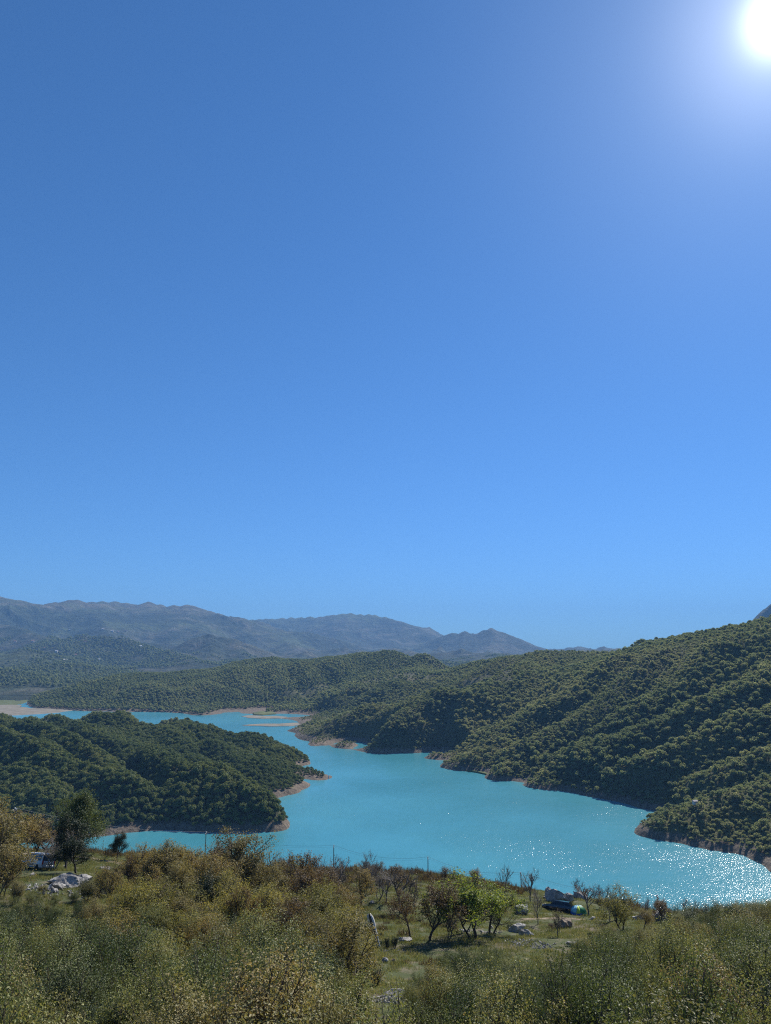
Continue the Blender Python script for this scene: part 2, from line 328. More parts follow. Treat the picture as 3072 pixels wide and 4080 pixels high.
for pl, a, w in [
    ([(2440, 2620), (2340, 2700), (2246, 2769), (2162, 2802), (2095, 2832), (2057, 2861), (1952, 2903), (1868, 2954), (1790, 2995)], 24, 33),
    ([(2600, 2600), (2500, 2700), (2400, 2790), (2300, 2850), (2200, 2900), (2100, 2950), (2000, 2990), (1900, 3030)], 21, 31),
    ([(3072, 2670), (3002, 2716), (2918, 2758), (2813, 2796), (2750, 2817), (2666, 2863), (2540, 2905), (2456, 2939), (2330, 2962), (2204, 3000), (2078, 3029), (1973, 3071)], 24, 31),
    ([(2850, 2560), (2760, 2650), (2650, 2740), (2540, 2810), (2430, 2870)], 21, 33),
    ([(3072, 2830), (2960, 2860), (2860, 2900), (2780, 2935), (2650, 3000), (2500, 3060), (2300, 3110)], 23, 29),
    ([(3072, 2985), (2900, 3045), (2750, 3105), (2620, 3165), (2520, 3195)], 19, 26),
    ([(3072, 3110), (2950, 3140), (2850, 3165), (2720, 3225), (2620, 3275)], 16, 24),
    ([(3072, 3280), (2960, 3320), (2880, 3360)], 14, 20),
    ([(1760, 2745), (1690, 2800), (1620, 2850), (1560, 2905), (1500, 2960)], 21, 29), ([(1834, 2755), (1849, 2810), (1844, 2890), (1800, 2955)], 21, 24),
    ([(1600, 2795), (1500, 2850), (1400, 2905), (1310, 2945)], 18, 29), ([(1480, 2815), (1380, 2850), (1280, 2890)], 16, 28),
    ([(1080, 2640), (1090, 2690), (1130, 2740), (1170, 2775)], 24, 41), ([(1200, 2640), (1240, 2700), (1290, 2750), (1330, 2775)], 24, 41), ([(1320, 2630), (1380, 2690), (1400, 2740)], 24, 41),
    ([(940, 2655), (960, 2700), (1010, 2740), (1060, 2780)], 23, 39), ([(480, 2775), (543, 2748), (600, 2740), (672, 2764), (740, 2805)], 21, 41), ([(720, 2760), (760, 2742), (810, 2729), (892, 2743), (964, 2777)], 21, 41),
    ([(1540, 2600), (1500, 2660), (1440, 2710), (1380, 2740)], 24, 41), ([(1700, 2620), (1640, 2670), (1560, 2710), (1500, 2745)], 24, 41), ([(330, 2720), (300, 2760), (270, 2800)], 16, 32), ([(430, 2700), (400, 2750), (380, 2790)], 16, 32),
    ([(2135, 2592), (2060, 2640), (1990, 2690), (1920, 2730)], 21, 35), ([(2000, 2618), (1930, 2660), (1870, 2700)], 21, 33), ([(2078, 2670), (2000, 2712), (1930, 2745), (1880, 2800)], 18, 29)]:
    spur(pl, a * 0.66, w)
GULLIES = []
def gully(pts, amp, w):
    line = [p[:2] for p in (march(x, y, MID, TREE, 380) for x, y in pts) if p is not None]
    if len(line) > 1: GULLIES.append((np.array(line), amp, w))
gully([(60, 2885), (150, 2915), (250, 2955), (350, 2998), (430, 3040), (500, 3080), (560, 3130)], 11, 17)
gully([(230, 2868), (330, 2912), (400, 2950), (480, 2996), (560, 3044)], 11, 17)
gully([(540, 2876), (610, 2930), (680, 2985), (760, 3038)], 10, 17)
gully([(840, 3020), (910, 3062), (980, 3120), (1050, 3172)], 9, 15); gully([(880, 2950), (960, 2995), (1040, 3045), (1120, 3088)], 7, 13)
gully([(600, 3110), (590, 3180), (570, 3260)], 7, 15); gully([(330, 3090), (370, 3170), (400, 3260)], 7, 16)
def seg_dist(x, y, line):
    best = np.full(x.shape, 1e9)
    for a, b in zip(line[:-1], line[1:]):
        ab = b - a; L = max(1e-6, (ab ** 2).sum())
        t = np.clip(((x - a[0]) * ab[0] + (y - a[1]) * ab[1]) / L, 0, 1)
        best = np.minimum(best, np.hypot(x - a[0] - t * ab[0], y - a[1] - t * ab[1]))
    return best
def mid_h(x, y):
    x = np.asarray(x, float); y = np.asarray(y, float)
    wx = x + 5 * fbm(x, y, 30, 3, seed=4); wy = y + 5 * fbm(x, y, 30, 3, seed=8)
    b = MID(wx, wy); s = np.zeros_like(b)
    for line, a, w in SPURS:
        d = seg_dist(wx, wy, line); s = np.maximum(s, a * np.exp(-(d / w) ** 2))
    b = b + 2.0 * (1 - np.exp(-np.maximum(b, 0) / 0.8)) * sstep(-9, -7.9, b)
    k = sstep(3, 15, b); r = np.hypot(x, y); far = sstep(700, 1800, r)
    for line, a, w in GULLIES: s = s - a * np.exp(-(seg_dist(wx, wy, line) / w) ** 2)
    calm = np.where((r < 1000) & (x < -0.073 * y), 0.35, 1.0)
    b = b + s * k + calm * k * (4.0 + 6 * far) * (ridged(x, y, 90 + 90 * far, 4, 2) - 0.45) + calm * k * 2.0 * fbm(x, y, 45, 3, seed=6)
    return b + 0.5 * fbm(x, y, 14, 3, seed=1) * sstep(-3, 2, b)

def polar_patch(name, fn, az0, az1, daz, r0, r1, ratio, mat, zmin=None, keep=None):
    az = np.arange(R(az0), R(az1) + 1e-9, R(daz)); r = np.exp(np.arange(math.log(r0), math.log(r1) + 1e-9, math.log(ratio)))
    A, RR = np.meshgrid(az, r, indexing='ij'); X = np.sin(A) * RR; Y = np.cos(A) * RR; Z = fn(X, Y)
    V = np.stack((X, Y, Z), -1).reshape(-1, 3); na, nr = X.shape
    i = np.arange(na - 1)[:, None] * nr + np.arange(nr - 1)[None]; F = np.stack((i, i + nr, i + nr + 1, i + 1), -1).reshape(-1, 4)[:, ::-1]
    if zmin is not None: F = F[(V[F, 2] > zmin).any(1)]
    if keep is not None: F = F[keep(V[F].mean(1))]
    u, inv = np.unique(F, return_inverse=True); F = inv.reshape(-1, 4)
    o = link(name, mesh_np(name, V[u], F, mat)); o['kind'] = 'structure'
    return o
def is_pen(P):      # the wooded peninsula, cut off from the rest by water
    az = np.degrees(np.arctan2(P[..., 0], P[..., 1])); r = np.hypot(P[..., 0], P[..., 1])
    return (r < 990) & (az < -4.2)
pen = polar_patch('peninsula_hill', mid_h, -37, -3.5, 0.13, 430, 1000, 1.0042, M['hill'], -7, is_pen)
is_right = lambda P: ~is_pen(P) & (np.degrees(np.arctan2(P[..., 0], P[..., 1])) > -9)
rh = polar_patch('lakeside_hill', mid_h, -9, 38, 0.13, 400, 1950, 1.0045, M['hill'], -7, is_right)
vh = polar_patch('valley_hill', mid_h, -38, -8.9, 0.15, 1000, 2450, 1.005, M['hill'], -7)

# ------------------------------------------------------------------ far mountains
CR = []
def ridge(pts, slope, step=90):
    P = np.array([at_y(x, y, Y) for x, y, Y in pts]); out = []
    for a, b in zip(P[:-1], P[1:]):
        n = max(1, int(np.hypot(*(b - a)[:2]) / step)); out.append(a + (b - a) * (np.arange(n) / n)[:, None])
    out.append(P[-1:]); CR.append((np.concatenate(out), slope))
ridge([(-900, 2300, 5200), (-500, 2340, 5600), (-200, 2350, 5900), (0, 2374, 6000), (29, 2386, 6000), (72, 2391, 6050), (144, 2407, 6100), (192, 2407, 6150), (216, 2401, 6200), (264, 2396, 6250), (298, 2399, 6300)], 0.30)
ridge([(298, 2399, 6300), (360, 2437, 5900), (398, 2470, 5500), (432, 2504, 5100), (470, 2540, 4700)], 0.34)
ridge([(320, 2397, 7100), (408, 2393, 7000), (461, 2393, 7000), (509, 2397, 7000), (543, 2407, 6950), (591, 2404, 6900), (639, 2407, 6850), (696, 2410, 6800), (749, 2412, 6800), (778, 2422, 6800), (800, 2432, 6850), (844, 2446, 6900), (868, 2446, 6950), (892, 2454, 7000), (940, 2456, 7100), (954, 2462, 7100), (1007, 2468, 7100), (1036, 2476, 7000), (1084, 2518, 6500), (1132, 2552, 6000), (1204, 2590, 5400), (1276, 2614, 5000)], 0.27)
ridge([(980, 2470, 9300), (1007, 2467, 9300), (1084, 2465, 9200), (1132, 2460, 9200), (1204, 2456, 9100), (1276, 2455, 9000), (1324, 2449, 9000), (1396, 2447, 9000), (1468, 2446, 8900), (1500, 2449, 8900), (1536, 2455, 8800), (1591, 2475, 8600), (1647, 2507, 8400), (1702, 2532, 8200), (1743, 2549, 8100), (1800, 2600, 7900)], 0.30)
ridge([(1700, 2590, 7400), (1743, 2549, 7400), (1803, 2519, 7500), (1849, 2518, 7500), (1882, 2526, 7450), (1932, 2512, 7400), (1965, 2506, 7400), (2006, 2519, 7350), (2052, 2542, 7300), (2089, 2563, 7300), (2126, 2577, 7300), (2200, 2620, 7200)], 0.42)
ridge([(1965, 2506, 7400), (1950, 2560, 6900), (1930, 2620, 6500)], 0.5); ridge([(1849, 2518, 7500), (1830, 2570, 7000), (1800, 2630, 6600)], 0.5); ridge([(1640, 2507, 8400), (1560, 2560, 7600), (1500, 2610, 7000)], 0.4)
ridge([(1396, 2449, 9000), (1360, 2510, 8000), (1330, 2570, 7200)], 0.36); ridge([(749, 2414, 6800), (730, 2460, 6100), (700, 2510, 5500)], 0.34); ridge([(591, 2406, 6900), (600, 2450, 6200), (560, 2500, 5600)], 0.34)
ridge([(3045, 2425, 4200), (3072, 2400, 4200), (3150, 2340, 4200), (3300, 2270, 4200), (3600, 2200, 4200)], 0.95, 40)
ridge([(690, 2600, 4300), (748, 2563, 4400), (796, 2541, 4450), (844, 2533, 4500), (902, 2539, 4500), (940, 2553, 4500), (988, 2572, 4450), (1036, 2601, 4400)], 0.42)
ridge([(844, 2533, 4500), (830, 2570, 4150), (820, 2620, 3850)], 0.5); ridge([(940, 2553, 4500), (950, 2590, 4150), (955, 2630, 3850)], 0.5)
ridge([(288, 2543, 3900), (336, 2529, 3900), (408, 2524, 3900), (480, 2538, 3850), (518, 2558, 3800), (576, 2582, 3700), (672, 2596, 3600), (744, 2634, 3400), (800, 2660, 3200)], 0.34)
ridge([(-300, 2560, 3000), (-100, 2590, 3000), (0, 2601, 3000), (96, 2591, 3050), (144, 2620, 2950), (216, 2658, 2800), (288, 2688, 2650)], 0.30)
ridge([(-200, 2470, 4800), (0, 2490, 4600), (110, 2510, 4400), (210, 2550, 4000), (260, 2600, 3600)], 0.3)
ridge([(-200, 2690, 2200), (0, 2692, 2200), (34, 2683, 2200), (72, 2697, 2180), (120, 2726, 2120), (158, 2740, 2080)], 0.34)
ridge([(200, 2660, 2600), (300, 2672, 2650), (400, 2690, 2700), (520, 2690, 2800)], 0.3)
def far_h(x, y):
    x = np.asarray(x, float); y = np.asarray(y, float); sh = x.shape
    r = np.hypot(x, y).ravel(); X = x.ravel() + 40 * fbm(x, y, 400, 3, seed=5).ravel(); Y = y.ravel() + 40 * fbm(x, y, 400, 3, seed=9).ravel()
    acc = np.zeros(len(X)); dmin = np.full(len(X), 1e9); k = 26.0
    base = 0.4 + np.clip((r - 1960) * 0.018, 0, 34); acc = base.copy()
    for P, s in CR:
        for i in range(0, len(X), 40000):
            sl = slice(i, i + 40000); d = np.hypot(X[sl, None] - P[:, 0], Y[sl, None] - P[:, 1])
            h = (P[:, 2] - s * d + 0.00002 * s * d * d).max(1); acc[sl] = np.maximum(acc[sl], h) if False else k * np.logaddexp(acc[sl] / k, h / k) ; dmin[sl] = np.minimum(dmin[sl], d.min(1))
    w = (np.clip(dmin / 500, 0.05, 1) * np.exp(-dmin / 1100)).reshape(sh) * 1.35; z = acc.reshape(sh)
    amp = np.clip((y - 1900) / 2500, 0.12, 1.0)
    z = z + amp * w * (190 * (ridged(x, y, 1000, 5, 3) - 0.5) + 80 * (ridged(x, y, 330, 4, 7) - 0.5)) + 9 * amp * fbm(x, y, 90, 3, seed=2)
    return z
mt = polar_patch('mountain', far_h, -38, 38, 0.11, 1870, 10500, 1.0058, M['mountain'])

# ------------------------------------------------------------------ lake
def water_mat():
    t = NT('lake_water'); pos = t.coord()
    big = t.noise(0.006, 3, 0.5); mid = t.noise(0.03, 3, 0.5)
    col = t.ramp(big, [(0.32, (0.046, 0.222, 0.262)), (0.5, (0.058, 0.256, 0.312)), (0.7, (0.070, 0.288, 0.342))])
    t.color(col, 0.18); t.bsdf.inputs['IOR'].default_value = 1.33; t.bsdf.inputs['Specular IOR Level'].default_value = 0.5
    mp = t.n('ShaderNodeMapping'); mp.inputs['Scale'].default_value = (1.0, 0.55, 1.0); mp.inputs['Rotation'].default_value = (0, 0, R(25)); t.l(pos, mp.inputs['Vector'])
    w1 = t.noise(1.1, 3, 0.6, mp.outputs[0]); w2 = t.noise(0.16, 2, 0.5, mp.outputs[0])
    gust = t.ramp(t.noise(0.011, 4, 0.6), [(0.36, (0.45,) * 3), (0.60, (1,) * 3)])
    h = t.mth('MULTIPLY', t.mth('ADD', t.mth('MULTIPLY', w1, 0.44), t.mth('MULTIPLY', w2, 0.48)), gust)
    t.bump(h, 1.0, 1.0)
    return t.m
M['water'] = water_mat()
nx, ny = 60, 60
gx, gy = np.meshgrid(np.linspace(-2600, 2600, nx), np.linspace(150, 2500, ny), indexing='ij')
i = np.arange(nx - 1)[:, None] * ny + np.arange(ny - 1)[None]
lake = link('lake_water', mesh_np('lake_water', np.stack((gx, gy, gx * 0), -1).reshape(-1, 3), np.stack((i, i + ny, i + ny + 1, i + 1), -1).reshape(-1, 4), M['water'])); lake['kind'] = 'structure'

def sand_mat():
    t = NT('sand'); a = t.noise(0.05, 5, 0.65); b = t.noise(0.4, 4)
    t.color(t.mix(t.mth('MULTIPLY', b, 0.5), t.ramp(a, [(0.3, (0.13, 0.115, 0.09)), (0.5, (0.22, 0.195, 0.16)), (0.7, (0.30, 0.27, 0.23))]), (0.16, 0.14, 0.07)), 0.95); t.bump(b, 0.4, 0.5)
    return t.m
M['sand'] = sand_mat()
def meadow_mat():
    t = NT('meadow'); a = t.noise(0.06, 5); t.color(t.ramp(a, [(0.35, (0.065, 0.085, 0.028)), (0.65, (0.125, 0.14, 0.05))]), 0.95); return t.m
M['meadow'] = meadow_mat()
def flat(name, pts, z, mat, hmax=1.2):
    """low bank of sand or grass: an outline on the shore, domed a little"""
    P = np.array([at_z(x, y, 0)[:2] for x, y in pts]); n = len(P); Q = []
    for k in range(n):
        for s in range(6):
            q = P[k] + (P[(k + 1) % n] - P[k]) * s / 6; Q.append(q + 5 * np.array((fbm(q[0], q[1], 25, 2), fbm(q[0] + 90, q[1], 25, 2))))
    Q = np.array(Q); c = Q.mean(0); V = []; m = len(Q); rings = (1.0, 0.93, 0.8, 0.6, 0.3)
    for k, s in enumerate(rings):
        for q in Q: V.append((*(c + (q - c) * s), z + (-1.0 if k == 0 else hmax * (1 - s) ** 0.5)))
    V.append((*c, z + hmax)); F = []
    for k in range(len(rings) - 1):
        for j in range(m): F.append((k * m + j, k * m + (j + 1) % m, (k + 1) * m + (j + 1) % m, (k + 1) * m + j))
    bm = bmesh.new(); vs = [bm.verts.new(v) for v in V]
    for f in F: bm.faces.new([vs[a] for a in f])
    for j in range(m): bm.faces.new((vs[(len(rings) - 1) * m + j], vs[(len(rings) - 1) * m + (j + 1) % m], vs[-1]))
    bmesh.ops.recalc_face_normals(bm, faces=bm.faces)
    me = bpy.data.meshes.new(name); bm.to_mesh(me); bm.free(); me.materials.append(mat); o = link(name, me); o['kind'] = 'structure'; return o
flat('sandbank', [(955, 2890), (990, 2886), (1060, 2883), (1130, 2885), (1200, 2880), (1215, 2890), (1150, 2894), (1060, 2895), (990, 2893)], 0.15, M['sand'])
flat('sandbank', [(955, 2855), (985, 2850), (1040, 2852), (1110, 2853), (1150, 2858), (1120, 2864), (1040, 2864), (985, 2862)], 0.15, M['sand'])
flat('sandbank', [(-260, 2860), (-300, 2808), (40, 2808), (85, 2809), (70, 2814), (130, 2822), (260, 2824), (300, 2830), (240, 2840), (150, 2846), (60, 2852)], 0.15, M['sand'], 1.6)
flat('meadow', [(-300, 2812), (-300, 2755), (60, 2756), (115, 2766), (130, 2788), (95, 2806), (50, 2812)], 0.12, M['meadow'], 1.3)
flat('meadow', [(1000, 2842), (1040, 2836), (1090, 2838), (1100, 2846), (1050, 2850), (1005, 2849)], 1.3, M['meadow'])
flat('meadow', [(1800, 3062), (1850, 3050), (1930, 3056), (1990, 3070), (2080, 3090), (2090, 3108), (2000, 3104), (1900, 3080)], 1.0, M['meadow'])

# ------------------------------------------------------------------ woods on the hills (crowns of leaf clumps, one mass per hill)
def cards(C, N, size, rng, jit=0.7):
    """leaf-clump quads centred on C with normals near N"""
    n = len(C); N = N + jit * rng.normal(size=(n, 3)); N /= np.linalg.norm(N, axis=1)[:, None]
    A = np.cross(N, rng.normal(size=(n, 3))); A /= np.linalg.norm(A, axis=1)[:, None]; B = np.cross(N, A)
    s = size * rng.uniform(0.6, 1.35, (n, 1)); a = A * s; b = B * s * rng.uniform(0.55, 0.95, (n, 1)); f = N * s * 0.25
    V = np.stack((C - a, C - b + f, C + a, C + b + f), 1).reshape(-1, 3); F = np.arange(4 * n).reshape(n, 4)
    return V, F
def crown_mesh(name, seed, ncard, card, rx, h, mat, lobes=8, cone=0.0):
    rng = np.random.default_rng(seed); C = []; N = []
    L = rng.normal(size=(lobes, 3)); L /= np.linalg.norm(L, axis=1)[:, None]; L *= rng.uniform(0.35, 0.75, (lobes, 1)); L[:, 2] = np.abs(L[:, 2]) * 0.9 - 0.15; L[0] = (0, 0, 0.35)
    rad = rng.uniform(0.38, 0.6, lobes)
    k = rng.integers(0, lobes, ncard); d = rng.normal(size=(ncard, 3)); d[:, 2] = d[:, 2] * 0.9 + 0.3; d /= np.linalg.norm(d, axis=1)[:, None]
    P = L[k] + d * rad[k][:, None] * rng.uniform(0.75, 1.05, (ncard, 1))
    if cone: P[:, :2] *= (1 - cone * np.clip(P[:, 2:3], -0.5, 1))
    P = P * np.array((rx, rx, h * 0.5)) + np.array((0, 0, h * 0.52))
    V, F = cards(P, d, card, rng, 0.55)
    lv = np.clip(0.5 + 0.28 * rng.normal(size=len(F)) * 0.6 + 0.18 * (P[:, 2] / h - 0.5), 0, 1)
    # short trunk
    a = np.linspace(0, 2 * math.pi, 5, endpoint=False); tv = np.concatenate([np.c_[np.cos(a) * 0.12, np.sin(a) * 0.12, np.full(5, -1.0)], np.c_[np.cos(a) * 0.07, np.sin(a) * 0.07, np.full(5, h * 0.6)]])
    tf = np.array([(j, (j + 1) % 5, 5 + (j + 1) % 5, 5 + j) for j in range(5)]) + len(V)
    me = mesh_np(name, np.r_[V, tv], np.r_[F, tf], [mat, M['bark']], smooth=False, faceattr={'lv': np.r_[lv, np.zeros(5)]})
    mi = np.zeros(len(F) + 5, np.int32); mi[-5:] = 1; me.polygons.foreach_set('material_index', mi)
    return me
def forest(name, pts, scl, tint, protos, label):
    me = bpy.data.meshes.new(name); n = len(pts); me.vertices.add(n); me.vertices.foreach_set('co', np.ascontiguousarray(pts, np.float32).ravel())
    for an, tp, av in (('scl', 'FLOAT', scl), ('tint', 'FLOAT', tint), ('rz', 'FLOAT', RNG.uniform(0, 6.28, n)), ('kd', 'INT', RNG.integers(0, len(protos), n))):
        a = me.attributes.new(an, tp, 'POINT'); a.data.foreach_set('value', np.ascontiguousarray(av, np.int32 if tp == 'INT' else np.float32))
    o = link(name, me); tag(o, label, 'wood', kind='stuff')
    g = bpy.data.node_groups.new(name, 'GeometryNodeTree')
    g.interface.new_socket('Geometry', in_out='INPUT', socket_type='NodeSocketGeometry'); g.interface.new_socket('Geometry', in_out='OUTPUT', socket_type='NodeSocketGeometry')
    gi = g.nodes.new('NodeGroupInput'); go = g.nodes.new('NodeGroupOutput'); ins = g.nodes.new('GeometryNodeInstanceOnPoints'); jn = g.nodes.new('GeometryNodeJoinGeometry')
    for p in protos:
        oi = g.nodes.new('GeometryNodeObjectInfo'); oi.inputs['Object'].default_value = p; oi.inputs['As Instance'].default_value = True; g.links.new(oi.outputs['Geometry'], jn.inputs[0])
    def na(nm, tp):
        x = g.nodes.new('GeometryNodeInputNamedAttribute'); x.data_type = tp; x.inputs['Name'].default_value = nm; return x.outputs[0]
    cx = g.nodes.new('ShaderNodeCombineXYZ'); g.links.new(na('rz', 'FLOAT'), cx.inputs['Z'])
    g.links.new(gi.outputs[0], ins.inputs['Points']); g.links.new(jn.outputs[0], ins.inputs['Instance']); ins.inputs['Pick Instance'].default_value = True
    g.links.new(na('kd', 'INT'), ins.inputs['Instance Index']); g.links.new(cx.outputs[0], ins.inputs['Rotation']); g.links.new(na('scl', 'FLOAT'), ins.inputs['Scale'])
    g.links.new(ins.outputs[0], go.inputs[0])
    md = o.modifiers.new('crowns', 'NODES'); md.node_group = g
    return o
def protos(prefix, n, **kw):
    out = []
    for k in range(n):
        me = crown_mesh('%s_crown' % prefix, 40 + 13 * k + len(prefix), **kw); out.append(bpy.data.objects.new('%s_crown' % prefix, me))
    return out
PR_OAK = protos('oak', 5, ncard=420, card=0.46, rx=3.3, h=6.8, mat=M['forest_leaf'], lobes=9)
PR_HILL = protos('hill', 5, ncard=330, card=0.38, rx=2.6, h=4.7, mat=M['hill_leaf'], lobes=9, cone=0.1) + protos('hill_scrub', 3, ncard=240, card=0.36, rx=2.7, h=2.7, mat=M['hill_leaf'], lobes=10)
PR_FAR = protos('far_wood', 4, ncard=110, card=1.0, rx=3.8, h=8.0, mat=M['hill_leaf'], lobes=6, cone=0.2)

def scatter(fn, x0, x1, y0, y1, step, azmax=36):
    gx, gy = np.meshgrid(np.arange(x0, x1, step), np.arange(y0, y1, step), indexing='ij')
    gx = gx.ravel() + RNG.uniform(-0.48, 0.48, gx.size) * step; gy = gy.ravel() + RNG.uniform(-0.48, 0.48, gy.size) * step
    k = np.abs(gx) < np.tan(R(azmax)) * gy; gx = gx[k]; gy = gy[k]
    return gx, gy
# peninsula
gx, gy = scatter(None, -640, -30, 430, 1000, 3.5); P = np.stack((gx, gy, gx * 0), -1); k = is_pen(P); gx, gy = gx[k], gy[k]
gz = mid_h(gx, gy); tl = 2.6 + 2.5 * fbm(gx, gy, 40, 2, seed=3); k = gz > np.maximum(1.6, tl); gx, gy, gz = gx[k], gy[k], gz[k]
sc = 0.87 * (0.66 + 0.45 * RNG.random(len(gx)) + 0.35 * (RNG.random(len(gx)) < 0.12)) * np.clip(0.6 + (gz - 3) / 14, 0.55, 1.0)
tint = np.clip(0.45 + 0.25 * RNG.normal(size=len(gx)) * 0.7 + 0.55 * fbm(gx, gy, 60, 3, seed=12), 0, 1)
forest('forest', np.stack((gx, gy, gz - 0.3), -1), sc, tint, PR_OAK, 'dense dark green oak wood covering the ridged peninsula')
# right-hand hillside and the wooded point
gx, gy = scatter(None, -260, 1100, 400, 1420, 3.25); P = np.stack((gx, gy, gx * 0), -1); k = is_right(P); gx, gy = gx[k], gy[k]
gz = mid_h(gx, gy); tl = 2.8 + 3.0 * fbm(gx, gy, 45, 2, seed=3)
clear = fbm(gx, gy, 130, 4, seed=21) ; k = (gz > np.maximum(1.8, tl)) & ((clear < 0.30) | (RNG.random(len(gx)) < 0.35)); gx, gy, gz = gx[k], gy[k], gz[k]
big = fbm(gx, gy, 160, 3, seed=31)
sc = 0.84 * (0.55 + 0.45 * RNG.random(len(gx)) + 0.75 * (RNG.random(len(gx)) < 0.10)) * (1 + 0.45 * big) * np.clip(0.6 + (gz - 3) / 14, 0.55, 1.0)
tint = np.clip(0.45 + 0.3 * RNG.normal(size=len(gx)) * 0.9 + 0.9 * fbm(gx, gy, 110, 3, seed=15), 0, 1)
forest('forest', np.stack((gx, gy, gz - 0.3), -1), sc, tint, PR_HILL, 'scrubby mixed wood on the long hillside right of the lake')
# hills at the head of the lake
gx, gy = scatter(None, -1450, 950, 1000, 2150, 6.2); P = np.stack((gx, gy, gx * 0), -1); k = ~is_pen(P) & ~(is_right(P) & (gy < 1418)); gx, gy = gx[k], gy[k]
gz = mid_h(gx, gy); tl = 1.6 + 2.5 * fbm(gx, gy, 60, 2, seed=3); clear = fbm(gx, gy, 150, 4, seed=22)
k = (gz > np.maximum(0.9, tl)) & ((clear < 0.42) | (RNG.random(len(gx)) < 0.3)); gx, gy, gz = gx[k], gy[k], gz[k]
sc = 0.58 + 0.45 * RNG.random(len(gx)); tint = np.clip(0.40 + 0.25 * RNG.normal(size=len(gx)) * 0.7 + 0.5 * fbm(gx, gy, 110, 3, seed=16), 0, 1)
forest('forest', np.stack((gx, gy, gz - 0.3), -1), sc, tint, PR_FAR, 'wooded hills at the head of the lake')
# hazy foothills
gx, gy = scatter(None, -2300, 700, 2000, 4300, 17.0); gz = far_h(gx, gy); clear = fbm(gx, gy, 330, 5, 0.6, seed=23)
k = (clear < 0.02 + 0.30 * sstep(2700, 2000, np.hypot(gx, gy))); gx, gy, gz = gx[k], gy[k], gz[k]
sc = 1.0 + 0.9 * RNG.random(len(gx)); tint = np.clip(0.33 + 0.22 * RNG.normal(size=len(gx)) * 0.7, 0, 1)
forest('forest', np.stack((gx, gy, gz - 0.8), -1), sc, tint, PR_FAR, 'patchy woods on the hazy foothills far left')


# ------------------------------------------------------------------ near hillside below the viewpoint
GC = []
for Y, z in ((-30, 1.0), (-8, -1.0), (0, -1.7), (5, -4.5), (10, -8.0), (20, -13.2), (40, -19.6)):
    for x in (-60, -30, -12, 0, 12, 30, 60): GC.append((x, Y, z - (0.02 * x if Y > 15 else 0)))
for px, py, Y in [(2240, 3635, 110), (2305, 3640, 110), (2230, 3590, 121), (2230, 3562, 132), (2345, 3648, 107), (1885, 3742, 86), (1500, 3778, 80), (1550, 3585, 108), (1600, 3525, 122), (1705, 3480, 148), (150, 3462, 100), (270, 3500, 88),
                  (450, 3425, 122), (180, 3392, 132), (-150, 3390, 130), (-150, 3480, 95), (2145, 3682, 100), (2226, 3735, 92), (1560, 3832, 73), (1600, 3965, 58), (2635, 3672, 100), (2475, 3705, 95), (2900, 3725, 84), (3250, 3720, 84), (1000, 3570, 108),
                  (1250, 3570, 110), (700, 3540, 105), (1100, 3500, 130), (700, 3455, 130), (2000, 3570, 120), (2000, 3530, 135), (2700, 3640, 112), (2500, 3625, 120), (3050, 3660, 105)]:
    q = at_y(px, py, Y); GC.append((q[0], q[1], q[2] - H))
GC += [(-90, 40, -17.5), (90, 40, -22), (-30, 60, -23.0), (25, 60, -27.0), (60, 60, -28.5), (-70, 60, -21), (110, 60, -30),
       (5, 182, -56), (34, 172, -57), (72, 150, -56), (110, 120, -46), (-42, 178, -52), (-80, 180, -52), (-95, 80, -22), (-130, 150, -40),
       (-150, 250, -82), (-60, 250, -82), (40, 250, -84), (140, 250, -86), (-220, 400, -132), (-80, 380, -132), (60, 360, -132), (200, 330, -132), (300, 300, -130), (-200, 470, -142), (0, 470, -145), (250, 430, -145), (170, 170, -60), (-180, 170, -48)]
NEAR = RBF([(x, y, z + H) for x, y, z in GC], 12.0)
def near_h(x, y):
    r = np.hypot(x, y); k = sstep(6, 25, r)
    return NEAR(x, y) + k * (0.55 * fbm(x, y, 16, 3, seed=41) + 0.16 * fbm(x, y, 3.2, 3, seed=43)) + 3.0 * sstep(130, 220, r) * fbm(x, y, 45, 3, seed=44)
def hit(px, py, off=0.0): return march(px, py, near_h, off, 4, 420, 700)

def ground_mat():
    t = NT('hillside_ground'); big = t.noise(0.09, 5, 0.6); mid = t.noise(0.6, 5, 0.65); fine = t.noise(7.0, 4, 0.7)
    grass = t.ramp(fine, [(0.25, (0.030, 0.039, 0.013)), (0.5, (0.058, 0.072, 0.024)), (0.75, (0.095, 0.105, 0.04))])
    dry = t.ramp(fine, [(0.3, (0.085, 0.075, 0.042)), (0.7, (0.18, 0.155, 0.10))])
    soil = t.ramp(mid, [(0.35, (0.085, 0.065, 0.045)), (0.65, (0.17, 0.135, 0.095))])
    c = t.mix(t.mth('MULTIPLY', t.mth('SUBTRACT', mid, 0.50), 7.0, clamp=True), grass, dry)
    c = t.mix(t.mth('MULTIPLY', t.mth('SUBTRACT', big, 0.56), 9.0, clamp=True), c, soil)
    t.color(c, 0.97); t.bump(t.mth('ADD', fine, t.mth('MULTIPLY', mid, 2.0)), 0.7, 0.10)
    return t.m
M['ground'] = ground_mat()
gr = polar_patch('ground', near_h, -80, 80, 0.5, 1.5, 480, 1.014, M['ground'], -6); 

